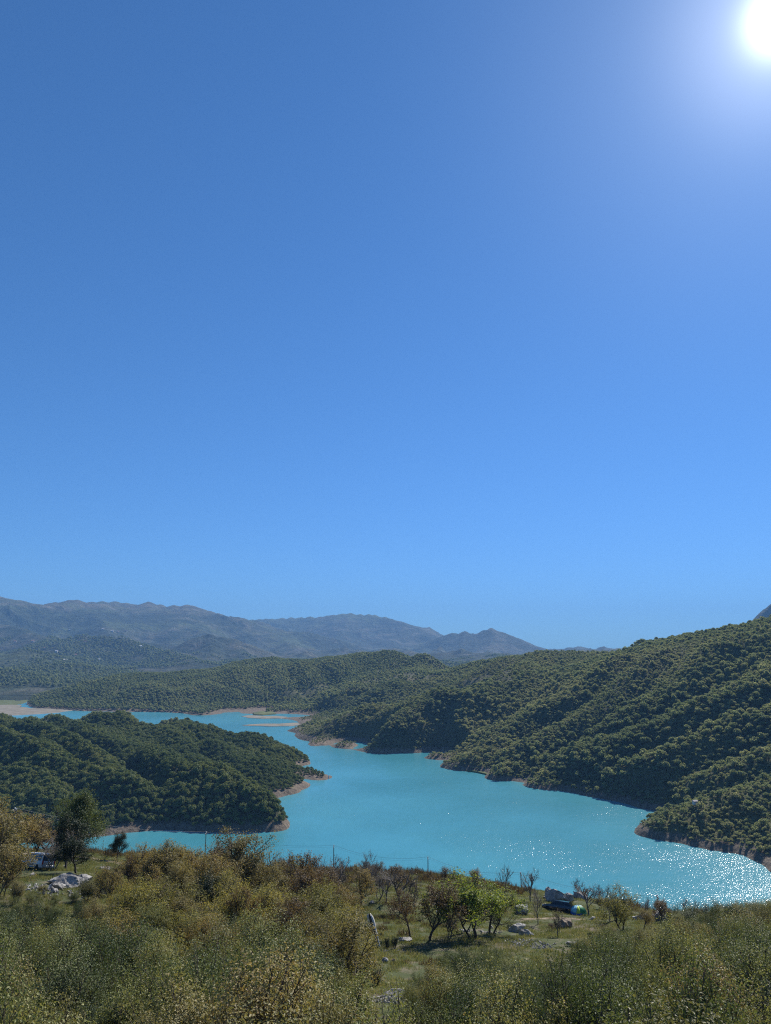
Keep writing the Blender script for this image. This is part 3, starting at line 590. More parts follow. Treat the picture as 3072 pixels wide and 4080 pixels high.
def track(name, pts, width, mat, lift=0.05):
    P = [q for q in (hit(x, y) for x, y in pts) if q is not None and q[1] < 180]; P = np.array(P)[:, :2]; Q = []
    for a, b in zip(P[:-1], P[1:]): Q += [a + (b - a) * s / 8 for s in range(8)]
    Q = np.array(Q + [P[-1]]); T = np.gradient(Q, axis=0); T /= np.linalg.norm(T, axis=1)[:, None]; Nn = np.c_[-T[:, 1], T[:, 0]]
    cols = []
    for s in np.linspace(-1, 1, 7):
        w = width * 0.5 * s * (1 + 0.25 * fbm(Q[:, 0] * 1.0, Q[:, 1], 6, 2, seed=int(5 + s * 3))[:, None]); q = Q + Nn * w
        cols.append(np.c_[q, near_h(q[:, 0], q[:, 1]) + lift - 0.12 * (abs(s) > 0.9)])
    V = np.array(cols); m, n = V.shape[:2]; i = np.arange(m - 1)[:, None] * n + np.arange(n - 1)[None]
    o = link(name, mesh_np(name, V.reshape(-1, 3), np.stack((i, i + 1, i + n + 1, i + n), -1).reshape(-1, 4), mat)); o['kind'] = 'structure'; return o
def dirt_mat():
    t = NT('track_dirt'); a = t.noise(0.8, 5); t.color(t.ramp(a, [(0.3, (0.17, 0.13, 0.088)), (0.7, (0.31, 0.25, 0.18))]), 0.97); t.bump(a, 0.5, 0.1); return t.m
M['dirt'] = dirt_mat()
track('path', [(-100, 3408), (60, 3404), (150, 3402), (240, 3406), (320, 3416), (420, 3430), (520, 3446), (620, 3462)], 2.2, M['dirt'])
track('path', [(2080, 3664), (2160, 3660), (2240, 3657), (2330, 3666)], 1.3, M['dirt'])

# ------------------------------------------------------------------ plants: skeleton of tapered limbs + single leaves
def tube(P, Rr, sides, V, F):
    P = np.asarray(P); n = len(P); T = np.gradient(P, axis=0); T /= np.linalg.norm(T, axis=1)[:, None] + 1e-9
    ref = np.array((0.31, 0.77, 0.55)); A = np.cross(T, ref); A /= np.linalg.norm(A, axis=1)[:, None] + 1e-9; B = np.cross(T, A)
    a = np.linspace(0, 2 * math.pi, sides, endpoint=False); base = sum(len(v) for v in V)
    ring = P[:, None] + Rr[:, None, None] * (np.cos(a)[None, :, None] * A[:, None] + np.sin(a)[None, :, None] * B[:, None])
    V.append(ring.reshape(-1, 3)); i = np.arange(n - 1)[:, None] * sides; j = np.arange(sides)[None]; j2 = (j + 1) % sides
    F.append((np.stack((i + j, i + j2, i + sides + j2, i + sides + j), -1).reshape(-1, 4)) + base)
def plant(name, seed, height, stems, spread, levels, leaf, nleaf, leafmat, bark='bark', trunk_r=0.1, first=0.3, up=0.25, clump=0.22, wander=0.18, ratio=0.62, bare=0.0, kids=(5, 5, 4), stemspread=0.35, droop=0.0, lift=0.0):
    """returns (wood mesh, leaf mesh); height ~ 'height' m, foot at the origin"""
    rng = np.random.default_rng(seed); V = []; F = []; tips = []
    def limb(p, d, L, r, lev):
        ns = 6 if lev == 0 else 4 if lev == 1 else 3
        pts = [p]; dirs = [d]; q = p.copy(); dd = d.copy()
        for s in range(ns):
            dd = dd + wander * rng.normal(size=3) + np.array((0, 0, up * 0.35 - droop * 0.3 * (lev >= 2))); dd /= np.linalg.norm(dd); q = q + dd * L / ns; pts.append(q.copy()); dirs.append(dd.copy())
        rr = np.linspace(r, r * (0.5 if lev < levels else 0.3), ns + 1)
        tube(pts, rr, 6 if lev == 0 else 4 if lev == 1 else 3, V, F)
        if lev >= levels: tips.append((np.array(pts), L)); return
        nk = kids[min(lev, len(kids) - 1)]; nk = max(1, int(round(nk * rng.uniform(0.8, 1.25))))
        f0 = first if lev == 0 else 0.25
        for k in range(nk):
            t = f0 + (1 - f0) * (k + rng.uniform(0.1, 0.9)) / nk; x = t * ns; i = min(ns - 1, int(x)); pp = pts[i] + (pts[i + 1] - pts[i]) * (x - i); dv = dirs[i]
            ang = rng.uniform(0, 2 * math.pi); side = np.cross(dv, (math.cos(ang), math.sin(ang), 0.3)); side /= np.linalg.norm(side) + 1e-9
            nd = dv * (1 - spread) + side * spread * 1.25 + np.array((0, 0, up * 0.25)); nd /= np.linalg.norm(nd)
            limb(pp, nd, L * ratio * rng.uniform(0.75, 1.2) * (1.15 - 0.35 * t), r * 0.55, lev + 1)
        limb(pts[-1], dirs[-1], L * ratio * 0.8, r * 0.5, lev + 1)
    Ls = height / (1 + ratio * 0.9 + (ratio ** 2) * 0.55)
    for s in range(stems):
        a = rng.uniform(0, 6.28); tilt = stemspread * (rng.uniform(0.3, 1.0) if stems > 1 else rng.uniform(0.0, 0.35))
        d = np.array((math.cos(a) * tilt, math.sin(a) * tilt, 1.0)); d /= np.linalg.norm(d)
        b = np.array((math.cos(a) * 0.12 * stems ** 0.5, math.sin(a) * 0.12 * stems ** 0.5, -0.25)) * (1 if stems > 1 else 0) + np.array((0, 0, -0.25 if stems == 1 else 0))
        limb(b, d, Ls * rng.uniform(0.8, 1.1), trunk_r * (1 if stems == 1 else rng.uniform(0.5, 1.0)), 0)
    Vw = np.concatenate(V); Fw = np.concatenate(F)
    # leaves round the twigs
    tl = [t for t in tips if rng.random() > bare and t[0][:, 2].max() > lift]; per = max(1, int(nleaf / max(1, len(tl)))); C = []
    for P, L in tl:
        x = rng.uniform(0.1, 1.0, per) ** 0.7 * (len(P) - 1); i = np.minimum(len(P) - 2, x.astype(int)); c = P[i] + (P[i + 1] - P[i]) * (x - i)[:, None]
        C.append(c + rng.normal(size=(per, 3)) * clump)
    C = np.concatenate(C); C[:, 2] = np.maximum(C[:, 2], 0.05); n = len(C)
    ctr = np.array((0, 0, C[:, 2].mean())); O = C - ctr; O /= np.linalg.norm(O, axis=1)[:, None] + 1e-9
    N = O * 0.85 + rng.normal(size=(n, 3)) * 0.60 + np.array((0, 0, 0.35)); N /= np.linalg.norm(N, axis=1)[:, None]
    A = np.cross(N, rng.normal(size=(n, 3))); A[:, 2] -= 0.35; A -= N * (A * N).sum(1)[:, None]; A /= np.linalg.norm(A, axis=1)[:, None] + 1e-9; B = np.cross(N, A)
    s = leaf * rng.uniform(0.6, 1.3, (n, 1)); a = A * s; b = B * s * 0.36; f = N * s * 0.14
    VL = np.stack((C - a * 0.5, C + b + f, C + a * 0.55, C - b + f), 1).reshape(-1, 3); FL = np.arange(4 * n).reshape(n, 4)
    lv = np.clip(0.45 + 0.26 * rng.normal(size=n) + 0.10 * (C[:, 2] / height - 0.5), 0, 1)
    return (mesh_np(name + '_wood', Vw, Fw, M[bark]), mesh_np(name + '_leaves', VL, FL, M[leafmat], smooth=False, faceattr={'lv': lv}))
_LIB = {}
def lib(kind):
    spec = dict(
        scrub=[dict(seed=100 + k, height=4.2, stems=7, spread=0.42, levels=2, leaf=0.064, nleaf=10500, leafmat='scrub_leaf', trunk_r=0.045, first=0.30, up=0.6, clump=0.13, kids=(7, 5, 4), stemspread=0.42, ratio=0.55) for k in range(5)],
        scrub_tan=[dict(seed=110 + k, height=3.8, stems=7, spread=0.42, levels=2, leaf=0.064, nleaf=10500, leafmat='scrub_tan', trunk_r=0.045, first=0.32, up=0.65, clump=0.12, kids=(7, 5, 4), stemspread=0.4, ratio=0.55) for k in range(3)],
        scrub_dark=[dict(seed=120 + k, height=3.6, stems=7, spread=0.45, levels=2, leaf=0.052, nleaf=13000, leafmat='scrub_dark', trunk_r=0.045, first=0.22, up=0.5, clump=0.14, kids=(7, 5, 4), stemspread=0.5, ratio=0.55) for k in range(3)],
        autumn=[dict(seed=140 + k, height=6.5, stems=1 + (k % 2), spread=0.5, levels=3, leaf=0.125, nleaf=4600, leafmat='autumn_leaf', trunk_r=0.13, first=0.28, up=0.30, clump=0.16, kids=(6, 4, 3), ratio=0.64) for k in range(5)],
        yellow=[dict(seed=160 + k, height=6.0, stems=2, spread=0.5, levels=3, leaf=0.12, nleaf=5600, leafmat='yellow_leaf', trunk_r=0.11, first=0.22, up=0.30, clump=0.17, kids=(6, 4, 3), ratio=0.64) for k in range(4)],
        brown=[dict(seed=180 + k, height=6.0, stems=1, spread=0.5, levels=3, leaf=0.13, nleaf=3600, leafmat='brown_leaf', trunk_r=0.12, first=0.3, up=0.28, clump=0.16, kids=(6, 4, 3), ratio=0.64) for k in range(4)],
        bare=[dict(seed=200 + k, height=6.0, stems=1 + (k % 2), spread=0.44, levels=3, leaf=0.10, nleaf=500, leafmat='brown_leaf', bark='bark_pale', trunk_r=0.11, first=0.25, up=0.45, clump=0.12, kids=(6, 5, 4), ratio=0.62) for k in range(3)],
        green=[dict(seed=221, height=6.4, stems=2, spread=0.58, levels=3, leaf=0.17, nleaf=5200, leafmat='green_leaf', trunk_r=0.15, first=0.30, up=0.22, clump=0.18, kids=(6, 4, 3), ratio=0.68, stemspread=0.5, lift=3.1)],
        ivy=[dict(seed=241 + k, height=6.0, stems=1, spread=0.5, levels=3, leaf=0.13, nleaf=9000, leafmat='ivy_leaf', trunk_r=0.14, first=0.35, up=0.2, clump=0.24, kids=(6, 4, 3), ratio=0.5, droop=0.5) for k in range(2)],
        roundgreen=[dict(seed=261, height=8.5, stems=1, spread=0.55, levels=3, leaf=0.16, nleaf=15000, leafmat='scrub_dark', trunk_r=0.2, first=0.25, up=0.15, clump=0.32, kids=(8, 5, 4), ratio=0.6)],
        juniper=[dict(seed=281 + k, height=3.4, stems=6, spread=0.35, levels=2, leaf=0.07, nleaf=9000, leafmat='juniper_leaf', trunk_r=0.05, first=0.08, up=0.7, clump=0.12, kids=(8, 5, 3), stemspread=0.32, ratio=0.45) for k in range(3)],
        sapling=[dict(seed=301 + k, height=3.2, stems=2, spread=0.45, levels=2, leaf=0.11, nleaf=380, leafmat='autumn_leaf', trunk_r=0.035, first=0.3, up=0.4, clump=0.10, kids=(5, 4, 3)) for k in range(2)],
    )[kind]
    if kind not in _LIB: _LIB[kind] = [(plant(kind, **sp), sp['height']) for sp in spec]
    return _LIB[kind]
HEIGHTS = {}
def put_plant(name, kind, p, height, rz, variant, label, cat, group=None, wide=1.0, leafname='crown'):
    (wood, leaves), h0 = lib(kind)[variant % len(lib(kind))]
    o = empty(name, tuple(p), rz); s = height / h0; o.scale = (s * wide, s * wide, s)
    w = link('trunk', wood, o); c = link(leafname, leaves, o)
    return tag(o, label, cat, group)

# ------------------------------------------------------------------ thicket in front: individual bushes under a traced upper edge
EDGE = np.array([(-400, 3560), (0, 3550), (120, 3560), (230, 3585), (350, 3570), (450, 3560), (700, 3570), (1000, 3610), (1250, 3720), (1380, 3800), (1430, 3930), (1500, 3985), (1600, 3970), (1650, 3890), (1700, 3810), (1800, 3765), (1900, 3750), (2000, 3765),
                 (2050, 3790), (2150, 3825), (2250, 3800), (2300, 3725), (2400, 3680), (2600, 3672), (2700, 3615), (2800, 3590), (3072, 3565), (3500, 3565)], float)
GROUP = 'bushes of the foreground thicket'
cand = []
for Y in np.arange(18, 96, 2.3):
    st = 2.75 + Y * 0.006
    for x in np.arange(-0.60 * Y - 3, 0.60 * Y + 3, st): cand.append((x + RNG.uniform(-0.8, 0.8), Y + RNG.uniform(-0.9, 0.9)))
cand = np.array(cand); cz = near_h(cand[:, 0], cand[:, 1]); placed = []
for (x, y), z in zip(cand, cz):
    h = RNG.choice((RNG.uniform(2.2, 3.6), RNG.uniform(3.6, 5.0), RNG.uniform(4.8, 6.8))); k = vnoise(x * 0.09 + 3, y * 0.09 + 8)
    px, py = project((x, y, z + h * 0.97)); gpx, gpy = project((x, y, z))
    lim = np.interp(px, EDGE[:, 0], EDGE[:, 1])
    for _ in range(5):
        if py >= lim: break
        h *= 0.8; px, py = project((x, y, z + h * 0.97))
    if py < lim or h < 1.5 or px < -260 or px > 3330 or py > 4330: continue
    placed.append((x, y, z, h, k, px, py))
placed.sort(key=lambda q: -q[3] / q[1]); print('bushes', len(placed))
def zone(px, py, y):
    col = ['at the far left', 'below the big left boulder', 'below the golden tree belt', 'below the grassy clearing', 'below the bright green tree', 'below the black car', 'towards the right edge', 'at the right frame edge'][int(np.searchsorted((180, 620, 1180, 1650, 2080, 2430, 2840), px))]
    row = 'nearest row, ' if y < 24 else 'second row, ' if y < 32 else 'middle of the thicket, ' if y < 48 else 'back of the thicket, '
    return row + col
def bush_kind(x, y):
    k = vnoise(x * 0.11 + 3, y * 0.11 + 8) * 0.55 + 0.45 * ((math.sin(x * 12.9898 + y * 78.233) * 43758.5453) % 1.0); j = (math.sin(x * 39.346 + y * 11.135) * 24634.63) % 1.0
    if j > 0.86 and y > 24: return 'juniper'  # dark junipers mixed in to stand for the shadowed clefts between bushes
    return 'scrub_dark' if k > 0.60 else 'scrub_tan' if k < 0.36 else 'scrub'
BL = {'scrub': 'olive leafy bush', 'scrub_dark': 'dark green leafy bush', 'scrub_tan': 'yellowing leafy bush', 'juniper': 'dark juniper added for shade between bushes'}
for i, (x, y, z, h, k, px, py) in enumerate(placed[:300]):
    kind = bush_kind(x, y); zn = zone(px, py, y); nm = 'juniper_bush' if kind == 'juniper' else 'leafy_bush'
    if kind == 'juniper': h *= 0.8
    put_plant(nm, kind, (x, y, z - 0.1), h, RNG.uniform(0, 6.28), i * 7 + int(x * 3) , BL[kind] + ', ' + zn, 'bush', BL[kind] + ' in the thicket, ' + zn, RNG.uniform(0.70, 1.10))
def joined(kind):
    out = []
    for (wood, leaves), h0 in lib(kind):
        a = np.empty(len(wood.vertices) * 3, np.float32); wood.vertices.foreach_get('co', a); b = np.empty(len(leaves.vertices) * 3, np.float32); leaves.vertices.foreach_get('co', b)
        fa = np.empty(len(wood.loops), np.int32); wood.loops.foreach_get('vertex_index', fa); fb = np.empty(len(leaves.loops), np.int32); leaves.loops.foreach_get('vertex_index', fb)
        lv = np.empty(len(leaves.polygons), np.float32); leaves.attributes['lv'].data.foreach_get('value', lv); nw = len(fa) // 4
        me = mesh_np(kind + '_whole', np.r_[a.reshape(-1, 3), b.reshape(-1, 3)] / h0, np.r_[fa.reshape(-1, 4), fb.reshape(-1, 4) + len(a) // 3], [leaves.materials[0], wood.materials[0]], smooth=False, faceattr={'lv': np.r_[np.zeros(nw), lv]})
        mi = np.zeros(len(me.polygons), np.int32); mi[:nw] = 1; me.polygons.foreach_set('material_index', mi); out.append(bpy.data.objects.new(kind + '_whole', me))
    return out
rest = placed[300:]
for kind, lab in (('scrub', 'olive bushes filling the back of the thicket'), ('scrub_tan', 'yellowing bushes filling the back of the thicket'), ('scrub_dark', 'dark green bushes filling the back of the thicket')):
    sel = [q for q in rest if bush_kind(q[0], q[1]).replace('juniper', 'scrub_dark') == kind]
    if sel: o = forest('undergrowth', np.array([q[:3] for q in sel]) - np.array((0, 0, 0.1)), np.array([q[3] for q in sel]), np.full(len(sel), 0.5), joined(kind), lab); o['category'] = 'undergrowth'

# ------------------------------------------------------------------ single trees (foot pixel, crown-top pixel, kind, variant, spread, label)
TREES = [
 (40, 3500, 3150, 'autumn', 0, 1.25, 'tall tree with sparse tan and yellow leaves at the far left edge'),
 (-60, 3520, 3170, 'autumn', 2, 1.2, 'tan leafed tree cut off by the left frame edge'),
 (100, 3447, 3205, 'autumn', 1, 1.35, 'tan autumn tree with crooked trunk in front of the silver van'),
 (10, 3520, 3190, 'autumn', 3, 1.3, 'second tall tan tree behind the far left one'),
 (-20, 3590, 3300, 'autumn', 1, 1.2, 'nearer tan tree at the left frame edge'),
 (190, 3430, 3235, 'brown', 2, 1.3, 'brownish tree behind the silver van'),
 (120, 3420, 3230, 'autumn', 0, 1.4, 'olive tan tree on the lake side of the silver van'),
 (70, 3475, 3330, 'bare', 0, 1.0, 'thin leaning tree with few leaves left of the van'),
 (204, 3470, 3290, 'bare', 1, 1.25, 'forked bare-limbed tree just right of the silver van'),
 (262, 3466, 3222, 'ivy', 0, 0.9, 'tall dark ivy-clad tree with a black-green top'),
 (305, 3480, 3300, 'ivy', 1, 1.15, 'shorter ivy-hung tree with two bent trunks beside a grey boulder'),
 (285, 3425, 3165, 'roundgreen', 0, 1.1, 'big rounded dark green tree behind the ivy-clad trees'),
 (235, 3440, 3300, 'bare', 2, 1.0, 'slim grey tree between the van and the ivy-clad trees'),
 (468, 3428, 3290, 'ivy', 1, 0.8, 'small tree with a dark ivied middle against the turquoise inlet'),
 (415, 3428, 3340, 'sapling', 0, 1.2, 'sparse sapling at the edge of the dirt path'),
 (560, 3580, 3345, 'autumn', 3, 1.2, 'sparse golden tree right of the inlet'),
 (640, 3600, 3320, 'autumn', 4, 1.2, 'second golden brown tree right of the inlet'),
 (720, 3430, 3272, 'brown', 0, 1.6, 'low russet tree against the shaded peninsula shore'),
 (760, 3600, 3325, 'autumn', 0, 1.2, 'ochre tree below the peninsula shore'),
 (840, 3620, 3330, 'autumn', 1, 1.1, 'thin ochre tree below the power pole'),
 (930, 3600, 3287, 'autumn', 2, 1.2, 'tall golden brown tree left of the peninsula tip'),
 (1010, 3610, 3340, 'autumn', 3, 1.1, 'golden brown tree under the peninsula tip'),
 (1125, 3570, 3332, 'bare', 0, 1.1, 'bare twiggy tree standing against the water right of the peninsula tip'),
 (1175, 3620, 3380, 'sapling', 1, 1.0, 'slender tree with a few green leaves against the water'),
 (1250, 3610, 3358, 'brown', 1, 1.15, 'rounded brown tree in the middle of the tree belt'),
 (1345, 3600, 3366, 'bare', 1, 1.2, 'wide bare grey tree in the middle of the tree belt'),
 (1330, 3640, 3430, 'brown', 2, 1.1, 'low brown tree below the wide bare one'),
 (1440, 3610, 3420, 'autumn', 4, 1.1, 'tan leafed tree at the top of the grassy clearing'),
 (1480, 3560, 3395, 'bare', 2, 1.0, 'small bare tree behind the clearing'),
 (1597, 3642, 3388, 'bare', 0, 1.35, 'large grey bare-crowned tree with a straight trunk behind the clearing'),
 (1640, 3738, 3520, 'brown', 3, 1.0, 'brown leafed tree with a bent trunk on the grassy clearing'),
 (1715, 3750, 3465, 'brown', 0, 1.05, 'darker russet tree with forked trunk beside the bright green tree'),
 (1785, 3745, 3560, 'bare', 1, 0.9, 'thin bare tree between the russet and the bright green tree'),
 (1885, 3742, 3488, 'green', 0, 1.5, 'bright lime green tree with many spreading limbs'),
 (1958, 3720, 3500, 'green', 0, 1.25, 'second green tree with a dark stout trunk right of the lime tree'),
 (1890, 3560, 3440, 'brown', 1, 1.2, 'brown scrubby tree behind the bright green tree'),
 (1800, 3560, 3440, 'brown', 2, 1.3, 'low brown tree below the nearer power pole'),
 (2010, 3560, 3445, 'bare', 2, 1.0, 'bare upright tree right behind the bright green tree'),
 (2112, 3592, 3418, 'bare', 0, 1.0, 'tall open tree against the water left of the boulders'),
 (2145, 3682, 3535, 'bare', 2, 0.9, 'small tree with a dark foot left of the black car'),
 (2180, 3545, 3485, 'scrub_dark', 0, 1.3, 'dense olive bush behind the big boulder'),
 (2222, 3735, 3585, 'bare', 0, 0.9, 'thin leaning tree in front of the black car'),
 (2346, 3648, 3470, 'bare', 0, 1.25, 'bare spreading tree just right of the tent'),
 (2300, 3580, 3500, 'bare', 2, 1.0, 'bare shrubby tree behind the tent'),
 (2400, 3600, 3500, 'bare', 1, 1.2, 'grey twiggy tree at the water edge right of the tent'),
 (2475, 3700, 3492, 'yellow', 0, 1.25, 'yellow-topped autumn tree right of the tent'),
 (2580, 3620, 3500, 'bare', 2, 1.1, 'pair-stemmed bare tree against the glittering water'),
 (2635, 3672, 3590, 'bare', 0, 1.0, 'small dark-trunked tree before a pale rock'),
 (2560, 3710, 3590, 'autumn', 1, 1.1, 'orange brown tree at the right end of the clearing'),
 (2800, 3700, 3560, 'bare', 1, 1.3, 'bare twiggy tree rising from the right thicket against glitter'),
 (2890, 3700, 3575, 'scrub_dark', 1, 1.5, 'broad dark green bush at the right against the water'),
 (2720, 3720, 3585, 'scrub_dark', 2, 1.5, 'dark green bush left of the bare twiggy tree on the right'),
 (3040, 3700, 3572, 'scrub_dark', 0, 1.5, 'dark green bush at the right frame edge'),
 (560, 3720, 3470, 'yellow', 1, 1.1, 'yellow-green tree with slender stems left of centre'),
 (700, 3740, 3480, 'yellow', 2, 1.15, 'bright yellow leafed tree near the left middle'),
 (840, 3700, 3440, 'juniper', 0, 0.9, 'tall feathery dark green juniper among yellow trees'),
 (930, 3800, 3500, 'yellow', 3, 1.1, 'yellowing many-stemmed tree with dark stems'),
 (1060, 3760, 3480, 'yellow', 0, 1.15, 'golden yellow tree in the middle thicket'),
 (1190, 3780, 3490, 'yellow', 1, 1.2, 'wide yellow-leafed tree left of the dark juniper'),
 (1310, 3790, 3520, 'yellow', 2, 1.05, 'yellow-green tree touching the dark juniper'),
 (1060, 3900, 3620, 'yellow', 3, 1.0, 'paler yellow tree lower in the middle thicket'),
 (440, 3640, 3420, 'autumn', 2, 1.0, 'tan tree below the inlet'),
 (1425, 3798, 3655, 'juniper', 1, 1.35, 'round dark juniper beside the pale leaning trunk'),
 (1500, 3925, 3850, 'juniper', 2, 1.2, 'small juniper below the clearing'),
 (1740, 3690, 3640, 'scrub_dark', 0, 1.4, 'low shrub at the foot of the russet tree'),
]
for i, (px, py, top, kind, var, wide, lab) in enumerate(TREES):
    p = hit(px, py)
    if p is None: print('no ground for', lab); continue
    lo, hi = 0.5, 20.0
    for _ in range(30):
        m = (lo + hi) / 2
        if project((p[0], p[1], p[2] + m))[1] > top: lo = m
        else: hi = m
    nm = {'autumn': 'autumn_tree', 'yellow': 'autumn_tree', 'brown': 'autumn_tree', 'bare': 'bare_tree', 'green': 'green_tree', 'ivy': 'ivy_clad_tree', 'roundgreen': 'evergreen_tree', 'juniper': 'juniper_bush', 'sapling': 'sapling', 'scrub_dark': 'leafy_bush', 'scrub': 'leafy_bush'}[kind]
    put_plant(nm, kind, p, lo, i * 2.399, var, lab, 'bush' if 'bush' in nm else 'tree', None, wide)
# the golden belt between thicket and shore: many more trees of the same kinds
belt = []
for _ in range(4000):
    Y = RNG.uniform(52, 118); px = RNG.uniform(380, 1420); d = px_dir(px, 3600); x = d[0] / d[1] * Y
    if px > 1180 and Y > 88: continue
    if any((x - q[0]) ** 2 + (Y - q[1]) ** 2 < (3.0 if Y < 80 else 3.6) ** 2 for q in belt): continue
    z = float(near_h(np.array([x]), np.array([Y]))[0]); h = RNG.uniform(3.6, 6.2) if Y < 86 else RNG.uniform(4.6, 8.4); lim = np.interp(px, (380, 480, 540, 700, 900, 1000, 1100, 1200, 1300, 1420), (3480, 3400, 3340, 3325, 3312, 3330, 3392, 3370, 3378, 3430)) + RNG.uniform(0, 50)
    if Y < 75: lim += 90
    for _k in range(6):
        if project((x, Y, z + h))[1] >= lim: break
        h *= 0.86
    if h < 2.4 or project((x, Y, z + h))[1] < lim: continue
    belt.append((x, Y, z, h, px))
    if len(belt) >= 130: break
print('belt', len(belt))
for i, (x, Y, z, h, px) in enumerate(belt):
    k = RNG.random(); kind = ('yellow' if k < 0.5 else 'autumn' if k < 0.75 else 'scrub_tan' if k < 0.9 else 'brown') if Y < 85 else ('autumn' if k < 0.5 else 'brown' if k < 0.75 else 'bare' if k < 0.85 else 'yellow')
    lab = {'yellow': 'yellow leafed tree', 'autumn': 'tan leafed tree', 'brown': 'brown leafed tree', 'bare': 'nearly bare tree', 'scrub_tan': 'yellowing bush'}[kind]
    zn = ('front of the golden tree belt, ' if Y < 66 else 'middle of the golden tree belt, ' if Y < 88 else 'shoreward side of the golden tree belt, ') + ('left end' if px < 640 else 'under the peninsula tip' if px < 1000 else 'centre' if px < 1220 else 'beside the clearing')
    put_plant({'bare': 'bare_tree', 'scrub_tan': 'leafy_bush'}.get(kind, 'autumn_tree'), kind, (x, Y, z), h, RNG.uniform(0, 6.28), i, lab + ', ' + zn, 'bush' if kind == 'scrub_tan' else 'tree', lab + ', ' + zn, RNG.uniform(0.95, 1.25))

# twiggy trees on the brow above the water
brow = []
for j in range(34):
    px = RNG.uniform(980, 1740) if j < 22 else RNG.uniform(2370, 2720) if j < 30 else RNG.uniform(2700, 3060); Y = RNG.uniform(104, 138) if px < 2300 else RNG.uniform(96, 122); d = px_dir(px, 3500); x = d[0] / d[1] * Y
    z = float(near_h(np.array([x]), np.array([Y]))[0]); h = RNG.uniform(3.2, 6.0); lim = np.interp(px, (980, 1120, 1250, 1600, 1740, 2370, 2720, 3060), (3380, 3400, 3390, 3420, 3460, 3520, 3560, 3560)) + RNG.uniform(0, 40)
    for _k in range(6):
        if project((x, Y, z + h))[1] >= lim: break
        h *= 0.86
    k = RNG.random(); kind = 'bare' if k < 0.6 else 'brown'; zn = 'left of the clearing' if px < 1420 else 'behind the clearing' if px < 1800 else 'right of the tent' if px < 2720 else 'at the right edge'
    lab = ('grey twiggy tree' if kind == 'bare' else 'thin brown leafed tree') + ' on the brow above the water, ' + zn
    put_plant('bare_tree' if kind == 'bare' else 'autumn_tree', kind, (x, Y, z), h, RNG.uniform(0, 6.28), j, lab, 'tree', lab, RNG.uniform(1.0, 1.4))

# low bushes that break up the clearing, and brush round the left boulder
low = [(60, 3600, 3495, 'scrub_tan'), (130, 3612, 3535, 'scrub'), (20, 3570, 3470, 'autumn'), (352, 3590, 3490, 'scrub_tan'), (205, 3625, 3560, 'scrub'), (395, 3560, 3470, 'autumn'), (300, 3600, 3548, 'scrub_dark'), (165, 3560, 3520, 'scrub_tan')]
for j in range(30):
    px = RNG.uniform(1700, 2720); py = RNG.uniform(3560, 3760)
    if (2120 < px < 2380 and 3560 < py < 3700) or (2040 < px < 2210 and 3725 < py < 3800): continue
    low.append((px, py, py - RNG.uniform(22, 62), ('scrub_dark', 'scrub_tan', 'brown', 'juniper')[int(RNG.integers(0, 4))]))
for j, (px, py, top, kind) in enumerate(low):
    p = hit(px, py)
    if p is None or p[1] > 150: continue
    a_, b_ = 0.3, 8.0
    for _k in range(24):
        m = (a_ + b_) / 2
        if project((p[0], p[1], p[2] + m))[1] > top: a_ = m
        else: b_ = m
    zn = 'by the large slanting boulder' if px < 500 else 'behind the bright green trees' if px < 2080 and py < 3660 else 'at the foot of the bright green trees' if px < 2080 else 'between the black car and the thicket' if px < 2400 else 'at the right end of the clearing'
    lab = {'scrub_dark': 'low dark green bush', 'scrub_tan': 'low yellowing bush', 'scrub': 'low olive bush', 'brown': 'low brown shrub', 'autumn': 'small tan leafed shrub', 'juniper': 'low juniper'}[kind] + ' ' + zn
    put_plant('juniper_bush' if kind == 'juniper' else 'leafy_bush', kind, p, a_, j * 1.7, j, lab, 'bush', lab, RNG.uniform(1.1, 1.6))

# low growth, weeds and grass on the open ground and the slope down to the water
def tuft(seed, n, hgt, rad, mat, wid):
    rng = np.random.default_rng(seed); a = rng.uniform(0, 6.28, n); r = rad * np.sqrt(rng.random(n)); b = np.c_[r * np.cos(a), r * np.sin(a), np.zeros(n)]
    l = rng.normal(size=(n, 3)) * 0.35; l[:, 2] = 1; h = hgt * rng.uniform(0.5, 1.2, (n, 1)); t = b + l * h; s = np.cross(l, rng.normal(size=(n, 3))); s /= np.linalg.norm(s, axis=1)[:, None]; s *= wid
    V = np.stack((b - s, b + s, t + s * 0.3, t - s * 0.3), 1).reshape(-1, 3)
    return bpy.data.objects.new('grass_tuft', mesh_np('grass_tuft', V, np.arange(4 * n).reshape(n, 4), mat, smooth=False, faceattr={'lv': rng.random(n)}))
M['grass_blade'] = leaf_mat('grass_blade', [(0.0, (0.075, 0.095, 0.030)), (0.5, (0.15, 0.165, 0.06)), (1.0, (0.28, 0.24, 0.13))], 0.4, 0.5)
M['weed'] = leaf_mat('weed', [(0.0, (0.055, 0.040, 0.022)), (0.5, (0.12, 0.085, 0.045)), (1.0, (0.19, 0.15, 0.07))], 0.25, 0.5)
n = 30000; Y = 55 + 95 * RNG.random(n) ** 0.8; x = RNG.uniform(-0.62, 0.62, n) * Y; k = fbm(x, Y, 5, 3, seed=51) > -0.30; x, Y = x[k], Y[k]
o = forest('grass', np.c_[x, Y, near_h(x, Y) - 0.02], RNG.uniform(0.5, 1.3, len(x)), RNG.random(len(x)), [tuft(k, 40, 0.20, 0.50, M['grass_blade'], 0.02) for k in range(3)], 'short uneven grass on the open hillside'); o['category'] = 'grass'
n = 5200; Y = 58 + 175 * RNG.random(n); x = RNG.uniform(-0.62, 0.62, n) * Y; k = fbm(x, Y, 16, 3, seed=53) > np.where(Y > 125, -0.15, 0.22); x, Y = x[k], Y[k]
